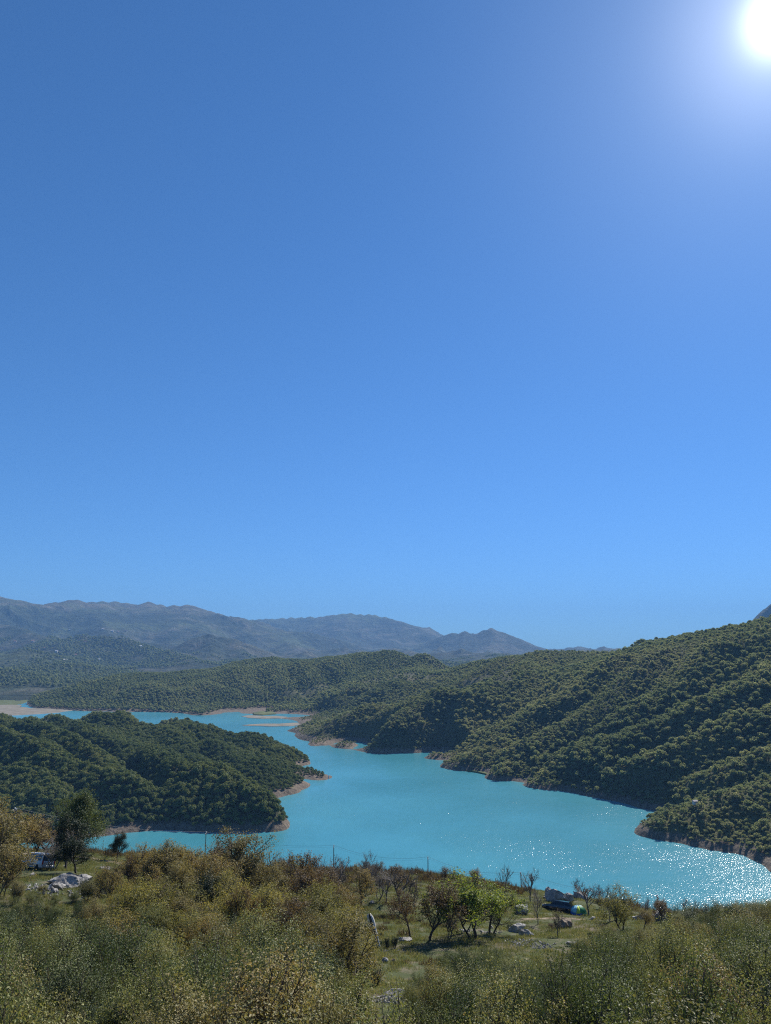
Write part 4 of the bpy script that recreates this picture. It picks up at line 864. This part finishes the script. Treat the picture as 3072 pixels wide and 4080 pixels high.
o = forest('weeds', np.c_[x, Y, near_h(x, Y) - 0.05], RNG.uniform(0.35, 1.2, len(x)) ** 1.3 * np.where(Y > 125, 1.8, 1.0), RNG.random(len(x)), [tuft(10 + k, 110, 0.45, 0.75, M['weed'], 0.025) for k in range(3)], 'dry brown weeds and low scrub on the slope'); o['category'] = 'weeds'

# ------------------------------------------------------------------ rocks
def rock_mat():
    t = NT('limestone'); co = t.n('ShaderNodeTexCoord').outputs['Object']
    a = t.noise(1.6, 8, 0.7, co); b = t.noise(5.0, 6, 0.75, co, 0.8)
    c = t.ramp(a, [(0.28, (0.11, 0.105, 0.10)), (0.45, (0.30, 0.285, 0.265)), (0.62, (0.48, 0.46, 0.43)), (0.8, (0.58, 0.56, 0.53))])
    c = t.mix(t.mth('MULTIPLY', t.mth('SUBTRACT', b, 0.56), 8.0, clamp=True), c, (0.085, 0.08, 0.075))
    t.color(c, 0.92); t.bump(t.mth('ADD', a, b), 0.9, 0.12); return t.m
M['rock'] = rock_mat()
M['rock_brown'] = plain('rock_brown', (0.24, 0.19, 0.14), 0.95, var=0.4, scale=2.0)
def rock_geo(seed, sub=3, planes=16, rough=0.30):
    bm = bmesh.new(); bmesh.ops.create_icosphere(bm, subdivisions=sub, radius=1.0); V = np.array([v.co[:] for v in bm.verts]); F = np.array([[v.index for v in f.verts] for f in bm.faces]); bm.free()
    rng = np.random.default_rng(seed); D = V.copy(); u, w = D[:, 0] + 0.6 * D[:, 2] + seed, D[:, 1] - 0.5 * D[:, 2]
    V = V * (1 + 0.35 * fbm(u, w, 0.9, 3, seed=seed % 9))[:, None]
    for _ in range(planes):
        n = rng.normal(size=3); n /= np.linalg.norm(n); d = rng.uniform(0.42, 0.80); s = V @ n; V = V - np.maximum(s - d, 0)[:, None] * n
    V = V * (1 + rough * (ridged(u + 3, w + 5, 0.55, 4, seed % 7) - 0.5))[:, None]
    return V / np.abs(V).max(0), F
def boulder(px, py, w, d, h, seed, label, rz=0.0, tilt=0.0, mat='rock', name='boulder', sink=0.25, cat='rock', sub=4):
    p = hit(px, py); V, F = rock_geo(seed, sub); V = V * np.array((w / 2, d / 2, h / 2)); o = link(name, mesh_np(name, V, F, M[mat], smooth=False))
    o.location = (p[0], p[1], p[2] + h * (0.5 - sink)); o.rotation_euler = (0, tilt, rz); return tag(o, label, cat)
def rubble(px0, py0, n, rx, ry, smin, smax, seed, label):
    rng = np.random.default_rng(seed); c = hit(px0, py0); Vs = []; Fs = []; k = 0; G = [rock_geo(seed + j, 2, 9) for j in range(5)]
    for j in range(n):
        a = rng.uniform(0, 6.28); r = math.sqrt(rng.random()); x = c[0] + math.cos(a) * r * rx; y = c[1] + math.sin(a) * r * ry; s = rng.uniform(smin, smax) * (1.3 - 0.6 * r); V, F = G[j % 5]
        A = Euler((rng.uniform(0, 6), rng.uniform(0, 6), rng.uniform(0, 6))).to_matrix(); q = (V * np.array((s, s * rng.uniform(0.6, 1), s * rng.uniform(0.5, 0.9)))) @ np.array(A).T + np.array((x, y, float(near_h(np.array([x]), np.array([y]))[0]) + s * 0.2))
        Vs.append(q); Fs.append(F + k); k += len(q)
    o = link('rubble', mesh_np('rubble', np.concatenate(Vs), np.concatenate(Fs), M['rock'], smooth=False)); return tag(o, label, 'rubble', kind='stuff')
boulder(268, 3524, 4.1, 2.6, 1.9, 11, 'large pale slanting boulder below the ivy-clad trees', 0.25, 0.24, sink=0.36)
boulder(345, 3512, 1.9, 1.5, 1.3, 12, 'smaller pale rock at the right foot of the large slanting boulder', 0.2)
boulder(225, 3540, 2.0, 1.4, 1.1, 13, 'grey rock at the left foot of the large slanting boulder', 0.8)
rubble(205, 3548, 120, 4.2, 2.0, 0.06, 0.26, 21, 'pale broken stones below the large slanting boulder')
boulder(420, 3470, 2.0, 0.9, 0.8, 14, 'low white rock on the grass right of the ivy-clad trees', 0.1)
boulder(2222, 3592, 3.7, 2.8, 2.9, 15, 'tall grey and white boulder behind the black car', -0.3, 0.25)
boulder(2186, 3572, 1.5, 1.4, 2.1, 16, 'upright grey rock at the left of the tall boulder', 0.2)
boulder(2268, 3594, 2.2, 1.8, 1.7, 17, 'sloping grey rock at the right of the tall boulder', 0.5, 0.4)
boulder(2318, 3582, 2.8, 1.8, 1.4, 18, 'pale pinkish boulder behind the tent', -0.2)
boulder(2250, 3694, 2.0, 1.6, 1.4, 19, 'dark rounded rock in front of the black car', 0.3, mat='rock_brown')
boulder(2055, 3715, 2.6, 1.4, 1.3, 20, 'jagged white rock right of the bright green trees', 0.6)
boulder(2095, 3730, 1.9, 1.2, 1.0, 22, 'small jagged rock beside the white stony patch', 0.1)
boulder(2075, 3640, 2.2, 1.6, 2.0, 28, 'grey rock under the open tree left of the black car', 0.4)
rubble(2110, 3762, 190, 3.2, 2.2, 0.05, 0.18, 23, 'flat patch of small white stones on the right clearing')
boulder(2280, 3770, 1.5, 1.0, 0.8, 29, 'pale rock below the stony patch, half hidden by bushes', 0.2)
boulder(1612, 3752, 1.7, 1.0, 0.75, 24, 'low dark topped rock on the grass by the brown tree', 0.25)
boulder(1536, 3834, 0.75, 0.6, 0.6, 25, 'white stone lying on the grass below the pale trunk', 0.2, sub=3)
boulder(1570, 3830, 0.6, 0.45, 0.35, 26, 'smaller flat tan stone beside the white stone', 0.7, mat='rock_brown', sub=3)
rubble(1530, 3790, 70, 2.4, 1.0, 0.04, 0.13, 27, 'scattered white stones at the foot of the pale trunk')
boulder(1640, 3968, 1.6, 1.1, 1.2, 31, 'grey white boulder at the lower end of the clearing', 0.3)
boulder(1715, 3960, 1.2, 0.9, 0.8, 32, 'white boulder touching the grey one at the lower end of the clearing', 0.9)
boulder(1560, 3985, 2.2, 1.4, 1.0, 33, 'broad flat pale rock at the bottom of the clearing', 0.1)
rubble(1580, 3990, 120, 2.8, 1.6, 0.06, 0.26, 34, 'pale broken stones at the bottom of the clearing')
boulder(1420, 3892, 1.1, 0.8, 0.7, 35, 'small white capped rock at the left edge of the clearing', 0.3)
boulder(2640, 3668, 3.2, 2.0, 2.0, 36, 'pale rock behind the small dark-trunked tree on the right', 0.2)
boulder(2560, 3662, 3.0, 1.6, 0.9, 37, 'low flat pale rock under the orange brown tree', 0.1)
rubble(1900, 3715, 60, 3.0, 1.4, 0.08, 0.22, 38, 'small stones under the bright green trees')
for j, (px, py, s) in enumerate([(1895, 3520, 0.5), (2170, 3580, 0.5), (2192, 3583, 0.45), (1745, 3640, 0.55), (1700, 3590, 0.4), (255, 3455, 0.4), (300, 3435, 0.35), (130, 3490, 0.45), (1480, 3600, 0.6), (2030, 3600, 0.5), (2360, 3665, 0.6), (1960, 3700, 0.5)]):
    o = boulder(px, py, s * 1.5, s * 1.1, s, 50 + j, 'small white stone on the open grass among the trees', j * 0.7, name='stone', sub=2, cat='stone'); o['group'] = 'small white stones on the open grass'

# pale leaning dead trunk: a split hollow shell, dark inside, bleached edges
def dead_trunk():
    b = hit(1508, 3776); t = at_y(1474, 3642, b[1] - 0.1); ax = t - b; root = empty('dead_trunk', tuple(b)); tag(root, 'tall pale leaning dead trunk, dark on its face, at the edge of the clearing', 'trunk')
    n = 16; s = np.linspace(0, 1, n); C = ax * s[:, None] + np.array((0.06, 0, 0)) * np.sin(s * 5)[:, None]; rad = np.interp(s, (0, 0.25, 0.5, 0.75, 0.93, 1.0), (0.24, 0.17, 0.24, 0.34, 0.32, 0.15)) * (1 + 0.12 * fbm(s * 9, s * 0, 1.0, 2))
    def shell(k, a0, a1, m, mat, nm):
        a = np.linspace(R(a0), R(a1), m); V = []
        for i in range(n):
            for x in a: V.append(C[i] + rad[i] * k * np.array((math.cos(x), math.sin(x) * 0.7, 0)) + np.array((0, 0, 0.10 * math.sin(x * 5 + i) * (i == n - 1))))
        i = np.arange(n - 1)[:, None] * m + np.arange(m - 1)[None]; link(nm, mesh_np(nm, np.array(V), np.stack((i, i + 1, i + m + 1, i + m), -1).reshape(-1, 4), mat), root)
    shell(1.0, -68, 250, 14, M['dead_wood'], 'wood'); shell(0.95, 244, 296, 6, M['bark'], 'bark')
M['dead_wood'] = plain('dead_wood', (0.72, 0.68, 0.62), 0.9, var=0.25, scale=4)
dead_trunk()
put_plant('juniper_bush', 'juniper', hit(1546, 3782), 1.25, 0.4, 0, 'very small dark upright shrub beside the pale leaning trunk', 'bush', None, 0.75)
put_plant('juniper_bush', 'juniper', hit(1572, 3780), 1.35, 2.4, 1, 'very small dark shrub between the pale trunk and the brown tree', 'bush', None, 0.7)

# ------------------------------------------------------------------ vehicles
M['glass'] = plain('dark_glass', (0.012, 0.014, 0.016), 0.08, spec=0.6, var=0.1)
M['tyre'] = plain('tyre', (0.015, 0.015, 0.015), 0.9); M['rim'] = plain('rim', (0.42, 0.42, 0.43), 0.35, 0.8)
M['silver'] = plain('silver_paint', (0.42, 0.425, 0.43), 0.35, 0.0, 0.5, var=0.05); M['black'] = plain('black_paint', (0.010, 0.011, 0.013), 0.18, 0.1, 0.6, var=0.1)
M['plastic'] = plain('black_plastic', (0.02, 0.02, 0.021), 0.7); M['red_lamp'] = plain('red_lamp', (0.35, 0.02, 0.015), 0.25); M['lamp'] = plain('clear_lamp', (0.65, 0.66, 0.66), 0.15); M['plate'] = plain('number_plate', (0.7, 0.7, 0.68), 0.5); M['white_paint'] = plain('white_paint', (0.72, 0.73, 0.74), 0.35)
def loft(name, rings, mat, parent, smooth=True, cap=True):
    n = len(rings[0]); V = np.array(rings).reshape(-1, 3); bm = bmesh.new(); vs = [bm.verts.new(v) for v in V]
    for i in range(len(rings) - 1):
        for j in range(n): bm.faces.new((vs[i * n + j], vs[i * n + (j + 1) % n], vs[(i + 1) * n + (j + 1) % n], vs[(i + 1) * n + j]))
    if cap: bm.faces.new(vs[:n][::-1]); bm.faces.new(vs[-n:])
    bmesh.ops.recalc_face_normals(bm, faces=bm.faces); me = bpy.data.meshes.new(name); bm.to_mesh(me); bm.free(); me.materials.append(mat)
    return link(name, me, parent)
def slab(name, quad, thick, mat, parent):
    q = np.array(quad, float); nn = np.cross(q[1] - q[0], q[3] - q[0]); nn /= np.linalg.norm(nn); return loft(name, [list(q), list(q + nn * thick)], mat, parent)
def bar(name, c, size, mat, parent, rot=None):
    bm = bmesh.new(); bmesh.ops.create_cube(bm, size=1.0); bmesh.ops.scale(bm, vec=size, verts=bm.verts); bmesh.ops.bevel(bm, geom=bm.edges[:], offset=min(size) * 0.2, segments=1, affect='EDGES')
    if rot: bmesh.ops.rotate(bm, cent=(0, 0, 0), matrix=rot, verts=bm.verts)
    bmesh.ops.translate(bm, vec=c, verts=bm.verts); me = bpy.data.meshes.new(name); bm.to_mesh(me); bm.free(); me.materials.append(mat); return link(name, me, parent)
def wheel(root, x, y, r, w):
    a = np.linspace(0, 2 * math.pi, 20, endpoint=False); sgn = 1 if y > 0 else -1
    def ring(rr, yy): return [(x + math.cos(k) * rr, yy, r + math.sin(k) * rr) for k in a]
    h = empty('wheel', (0, 0, 0)); h.parent = root
    loft('tyre', [ring(r * 0.62, y - sgn * w / 2), ring(r * 0.96, y - sgn * w / 2), ring(r, y - sgn * w / 4), ring(r, y + sgn * w / 4), ring(r * 0.96, y + sgn * w / 2), ring(r * 0.66, y + sgn * w / 2)], M['tyre'], h)
    loft('rim', [ring(r * 0.66, y + sgn * w * 0.3), ring(r * 0.62, y + sgn * w * 0.48), ring(r * 0.2, y + sgn * w * 0.40)], M['rim'], h)
def vehicle(name, loc, heading, pitch_roll, paint, van, label):
    """x forward; lower body, glasshouse, roof, lamps, wheels"""
    root = empty(name, loc); root.rotation_euler = (pitch_roll[0], pitch_roll[1], heading); tag(root, label, 'van' if van else 'car')
    L = 4.6 if van else 4.35; W = 0.92 if van else 0.88; H1 = 1.02 if van else 0.90; HR = 1.86 if van else 1.46
    def ring(x, zb, zt, w): return [(x, -w * 0.90, zb), (x, -w, zb + 0.16), (x, -w, zb + (zt - zb) * 0.62), (x, -w * 0.955, zt), (x, w * 0.955, zt), (x, w, zb + (zt - zb) * 0.62), (x, w, zb + 0.16), (x, w * 0.90, zb)]
    prof = [(-L / 2, 0.42, H1 - 0.10, W * 0.90), (-L / 2 + 0.08, 0.30, H1, W * 0.97), (-L / 2 + 0.5, 0.22, H1, W), (0, 0.22, H1 - 0.01, W), (L * 0.22, 0.22, H1 - 0.03, W)]
    prof += [(L * 0.34, 0.22, H1 - 0.06, W * 0.99), (L * 0.46, 0.25, H1 - 0.20, W * 0.95), (L / 2 - 0.02, 0.34, H1 - 0.32, W * 0.84)] if van else [(L * 0.36, 0.22, H1 - 0.08, W * 0.98), (L * 0.45, 0.24, H1 - 0.16, W * 0.93), (L / 2 - 0.02, 0.32, H1 - 0.28, W * 0.80)]
    body = loft('body', [ring(*p) for p in prof], paint, root)
    xr, xf = (-L / 2 + 0.10, L * 0.335) if van else (-L / 2 + 0.22, L * 0.24); xr2, xf2 = (-L / 2 + 0.30, L * 0.16) if van else (-L / 2 + 0.62, L * 0.05)
    z0 = H1 - 0.015; zt = HR - 0.05; wb = W * 0.95; wt = W * 0.80
    cab = loft('cabin', [[(xr, -wb, z0), (xf, -wb, z0), (xf, wb, z0), (xr, wb, z0)], [(xr2, -wt, zt), (xf2, -wt, zt), (xf2, wt, zt), (xr2, wt, zt)]], paint, root, cap=True)
    loft('roof', [[(xr2 - 0.06, -wt - 0.01, zt - 0.01), (xf2 + 0.08, -wt - 0.01, zt - 0.01), (xf2 + 0.08, wt + 0.01, zt - 0.01), (xr2 - 0.06, wt + 0.01, zt - 0.01)], [(xr2, -wt * 0.86, HR), (xf2 - 0.05, -wt * 0.86, HR - 0.01), (xf2 - 0.05, wt * 0.86, HR - 0.01), (xr2, wt * 0.86, HR)]], M['white_paint'] if van else paint, root)
    def onface(u0, u1, v0, v1, side):
        out = []
        for u, v in ((u0, v0), (u1, v0), (u1, v1), (u0, v1)):
            x = (xr + (xr2 - xr) * v) * (1 - u) + (xf + (xf2 - xf) * v) * u; w = (wb + (wt - wb) * v) * side; out.append((x, w, z0 + (zt - z0) * v))
        return out if side < 0 else out[::-1]
    cuts = [(0.06, 0.31), (0.35, 0.63), (0.67, 0.95)]
    for side in (-1, 1):
        for u0, u1 in cuts: slab('window', onface(u0, u1, 0.10, 0.90, side), 0.012, M['glass'], root)
    fr = [(xf + (xf2 - xf) * 0.06 + 0.0, -wb * 0.92, z0 + (zt - z0) * 0.06), (xf + (xf2 - xf) * 0.06, wb * 0.92, z0 + (zt - z0) * 0.06), (xf + (xf2 - xf) * 0.92, wt * 0.95, z0 + (zt - z0) * 0.92), (xf + (xf2 - xf) * 0.92, -wt * 0.95, z0 + (zt - z0) * 0.92)]
    slab('windscreen', fr, 0.015, M['glass'], root)
    rr = [(xr + (xr2 - xr) * v, w, z0 + (zt - z0) * v) for v, w in ((0.10, wb * 0.86), (0.10, -wb * 0.86), (0.88, -wt * 0.90), (0.88, wt * 0.90))]
    slab('rear_window', rr, 0.015, M['glass'], root)
    bar('rear_bumper', (-L / 2 - 0.02, 0, 0.46), (0.16, W * 1.86, 0.22), paint if van else M['plastic'], root); bar('front_bumper', (L / 2 - 0.06, 0, 0.42), (0.16, W * 1.6, 0.24), paint if van else M['plastic'], root)
    for s in (-1, 1):
        bar('tail_light', (-L / 2 + 0.02, s * W * 0.84, H1 - 0.12), (0.10, 0.16, 0.42 if van else 0.22), M['red_lamp'], root); bar('headlight', (L / 2 - 0.12, s * W * 0.66, 0.66), (0.14, 0.34, 0.15), M['lamp'], root)
        bar('wing_mirror', (xf - 0.25, s * (W + 0.09), H1 + 0.10), (0.10, 0.16, 0.14), paint, root); bar('side_trim', (0, s * (W + 0.004), 0.52), (L * 0.56, 0.02, 0.07), M['plastic'], root)
        for u in (0.30, 0.62): bar('door_handle', (xr + (xf - xr) * u, s * (W + 0.012), H1 - 0.14), (0.18, 0.03, 0.035), paint, root)
    bar('number_plate', (-L / 2 - 0.03, 0, 0.76), (0.02, 0.50, 0.11), M['plate'], root)
    r = 0.34 if van else 0.32
    for x in (-L * 0.31, L * 0.31):
        for s in (-1, 1): wheel(root, x, s * (W - 0.10), r, 0.21)
    return root, (L, W, H1, HR, xr2)
def slope_at(p, hd):
    e = 1.2; c, s = math.cos(hd), math.sin(hd); g = lambda x, y: float(near_h(np.array([x]), np.array([y]))[0])
    pf = math.atan2(g(p[0] + c * e, p[1] + s * e) - g(p[0] - c * e, p[1] - s * e), 2 * e); rl = math.atan2(g(p[0] - s * e, p[1] + c * e) - g(p[0] + s * e, p[1] - c * e), 2 * e)
    return (rl, -pf)
for k_ in ('black', 'silver'):
    b_ = M[k_].node_tree.nodes['Principled BSDF']; b_.inputs['Coat Weight'].default_value = 1.0; b_.inputs['Coat Roughness'].default_value = 0.06
hd = math.pi - R(35); p = hit(145, 3463); vehicle('parked_van', tuple(p), hd, slope_at(p, hd), M['silver'], True, 'silver van parked on the grass at the left, rear doors to the lake')
hd = math.pi - R(28); p = hit(2226, 3634); car, (L, W, H1, HR, xr2) = vehicle('parked_car', tuple(p), hd, slope_at(p, hd), M['black'], False, 'black car with its tailgate raised, parked below the boulders')
slab('tailgate', [(xr2 - 0.02, W * 0.72, HR), (xr2 - 0.02, -W * 0.72, HR), (xr2 - 0.85, -W * 0.70, HR + 0.35), (xr2 - 0.85, W * 0.70, HR + 0.35)], 0.05, M['black'], car)
slab('tailgate_glass', [(xr2 - 0.10, W * 0.62, HR + 0.09), (xr2 - 0.10, -W * 0.62, HR + 0.09), (xr2 - 0.62, -W * 0.60, HR + 0.305), (xr2 - 0.62, W * 0.60, HR + 0.305)], 0.012, M['glass'], car)

# ------------------------------------------------------------------ tent
def tent():
    p = hit(2305, 3645); root = empty('dome_tent', tuple(p), R(20)); tag(root, 'small blue and green dome tent pitched beside the black car', 'tent')
    cols = {'light': plain('tent_light_blue', (0.22, 0.50, 0.62), 0.6), 'blue': plain('tent_blue', (0.02, 0.10, 0.32), 0.6), 'green': plain('tent_green', (0.05, 0.26, 0.10), 0.6), 'lime': plain('tent_lime', (0.45, 0.62, 0.07), 0.6), 'teal': plain('tent_teal', (0.03, 0.22, 0.30), 0.6)}
    nu = 24; nv = 8; rx, ry, rz = 1.05, 0.95, 1.22
    def pt(u, v):
        a = u / nu * 2 * math.pi; e = v / nv * math.pi / 2; k = math.cos(e) ** 0.75; sq = 1 / max(abs(math.cos(a)), abs(math.sin(a))) ** 0.45
        return (rx * k * math.cos(a) * sq, ry * k * math.sin(a) * sq, rz * math.sin(e) ** 0.95 - 0.03)
    def panel(nm, u0, u1, v0, v1, mat):
        V = []; F = []; m = v1 - v0 + 1
        for u in range(u0, u1 + 1):
            for v in range(v0, v1 + 1): V.append(pt(u, v))
        for i in range(u1 - u0):
            for j in range(m - 1): F.append((i * m + j, (i + 1) * m + j, (i + 1) * m + j + 1, i * m + j + 1))
        o = link(nm, mesh_np(nm, np.array(V), np.array(F), mat), root); sm = o.modifiers.new('t', 'SOLIDIFY'); sm.thickness = 0.01; return o
    for u0, u1, c in ((0, 6, 'teal'), (6, 12, 'light'), (12, 15, 'light'), (15, 17, 'lime'), (17, 22, 'green'), (22, 24, 'light')): panel('canvas_panel', u0, u1, 2, nv, cols[c])
    for u0, u1, c in ((0, 12, 'blue'), (12, 18, 'blue'), (18, 24, 'green')): panel('ground_skirt', u0, u1, 0, 2, cols[c])
    for k in (3, 9, 15, 21):
        V = []; F = []; tube([np.array(pt(k, v)) * 1.015 for v in range(nv + 1)], np.full(nv + 1, 0.012), 5, V, F); link('tent_pole', mesh_np('tent_pole', V[0], F[0], M['rim']), root)
tent()

# ------------------------------------------------------------------ power line along the shore
M['pole'] = plain('pole_wood', (0.10, 0.085, 0.07), 0.9, var=0.3); M['insulator'] = plain('insulator', (0.75, 0.76, 0.74), 0.3); M['wire'] = plain('wire', (0.16, 0.16, 0.165), 0.5)
tops = []
PL = ['power pole hidden among the left trees', 'slim power pole against the inlet below the peninsula', 'slim power pole rising from the bare trees at the centre', 'slim power pole standing clear against the water, left of centre right', 'short looking power pole beside the open tree left of the boulders', 'power pole low behind the right thicket']
for (px, py, Y), lab in zip([(60, 3222, 152), (821, 3316, 190), (1330, 3370, 180), (1705, 3417, 170), (2075, 3478, 165), (2620, 3570, 160)], PL):
    t = at_y(px, py, Y); g = float(near_h(t[:1], t[1:2])[0]); hgt = t[2] - g; print('pole', round(hgt, 1)); root = empty('power_pole', (t[0], t[1], g)); tag(root, lab, 'power pole')
    V = []; F = []; zz = np.linspace(-0.6, hgt, 6); tube(np.c_[zz * 0, zz * 0, zz], np.linspace(0.12, 0.08, 6), 8, V, F); link('post', mesh_np('post', V[0], F[0], M['pole']), root)
    bar('crossarm', (0, 0, hgt - 0.35), (0.10, 1.5, 0.10), M['pole'], root, None)
    for s in (-0.65, 0.0, 0.65): bar('insulator', (0, s, hgt - 0.18 + (0.25 if s == 0 else 0)), (0.16, 0.16, 0.28), M['insulator'], root)
    tops.append(np.array((t[0], t[1], t[2])))
for s, lab in ((-0.65, 'nearest wire of the power line along the shore'), (0.0, 'middle and highest wire of the power line along the shore'), (0.65, 'farthest wire of the power line along the shore')):
    V = []; F = []; pts = []
    for a, b in zip(tops[:-1], tops[1:]):
        for k in np.linspace(0, 1, 17)[:-1]: q = a + (b - a) * k; pts.append(q + np.array((0, s, (0.2 if s == 0 else -0.05) - 2.2 * 4 * k * (1 - k) * 0.6)))
    pts.append(tops[-1] + np.array((0, s, -0.05))); tube(pts, np.full(len(pts), 0.011), 4, V, F); tag(link('power_wire', mesh_np('power_wire', V[0], F[0], M['wire'])), lab, 'wire')

# ------------------------------------------------------------------ hut on the hillside, far houses
M['house_wall'] = plain('house_wall', (0.62, 0.60, 0.56), 0.9); M['tiles'] = plain('roof_tiles', (0.32, 0.15, 0.10), 0.9); M['tin'] = plain('tin_roof', (0.62, 0.60, 0.60), 0.5)
M['hut_roof'] = plain('hut_roof', (0.34, 0.31, 0.30), 0.8)
def house(name, p, w, d, h, rz, roofmat, label, cat, group=None):
    root = empty(name, tuple(p), rz); tag(root, label, cat, group)
    bar('wall', (0, 0, h / 2 - 0.5), (w, d, h + 1.0), M['house_wall'], root)
    loft('roof', [[(-w * 0.56, -d * 0.6, h), (-w * 0.56, 0, h + d * 0.28), (-w * 0.56, d * 0.6, h)], [(w * 0.56, -d * 0.6, h), (w * 0.56, 0, h + d * 0.28), (w * 0.56, d * 0.6, h)]], roofmat, root, smooth=False)
    for k in (-0.28, 0.28): bar('window', (w * k, -d / 2 - 0.02, h * 0.55), (w * 0.14, 0.06, h * 0.3), M['glass'], root)
    bar('door', (0, -d / 2 - 0.02, h * 0.35), (w * 0.14, 0.06, h * 0.62), M['pole'], root)
p = march(2770, 3216, mid_h, 0.0, 380); house('hut', p + np.array((0, 0, 2.4)), 3.4, 2.4, 1.7, 0.3, M['hut_roof'], 'tiny pale roofed hut among trees on the right hillside', 'hut')
for px, py in [(130, 2558), (176, 2585), (259, 2635), (278, 2512), (410, 2508), (447, 2518), (470, 2519), (300, 2612), (392, 2632), (500, 2515), (60, 2560), (340, 2560), (225, 2600), (560, 2578)]:
    p = march(px, py, far_h, 0.0, 1970, 9800, 1600)
    if p is not None: house('house', p, RNG.uniform(11, 16), RNG.uniform(9, 11), RNG.uniform(5, 7.5), RNG.uniform(-0.6, 0.6), M['tiles'] if RNG.random() < 0.6 else M['tin'], 'tiny pale house in the scattered village on the hazy far left slope', 'house', 'village houses on the far left slope')
# ------------------------------------------------------------------ air
hz = NT('haze_air'); hz.t.nodes.remove(hz.bsdf)
pv = hz.n('ShaderNodeVolumePrincipled'); pv.inputs['Color'].default_value = (0.26, 0.55, 1.0, 1); pv.inputs['Density'].default_value = 7.6e-5; pv.inputs['Anisotropy'].default_value = 0.0
hz.l(pv.outputs[0], hz.out.inputs['Volume'])
bm = bmesh.new(); bmesh.ops.create_cube(bm, size=1.0); me = bpy.data.meshes.new('haze'); bm.to_mesh(me); bm.free(); me.materials.append(hz.m)
def z_range(objs):
    lo, hi = 1e9, -1e9
    for ob in objs:
        v = np.empty(len(ob.data.vertices) * 3, np.float32); ob.data.vertices.foreach_get('co', v); lo = min(lo, v[2::3].min()); hi = max(hi, v[2::3].max())
    return float(lo), float(hi)
zlo, zhi = z_range([gr, pen, rh, vh, mt, lake]); zlo -= 1.0; zhi = max(zhi, H) + 12.0; print('haze', round(zlo), round(zhi))
hb = link('haze', me); hb.scale = (14000, 11400, zhi - zlo); hb.location = (0, 5200, (zhi + zlo) / 2); tag(hb, 'pale blue haze filling the air over the valley', 'haze', kind='stuff')
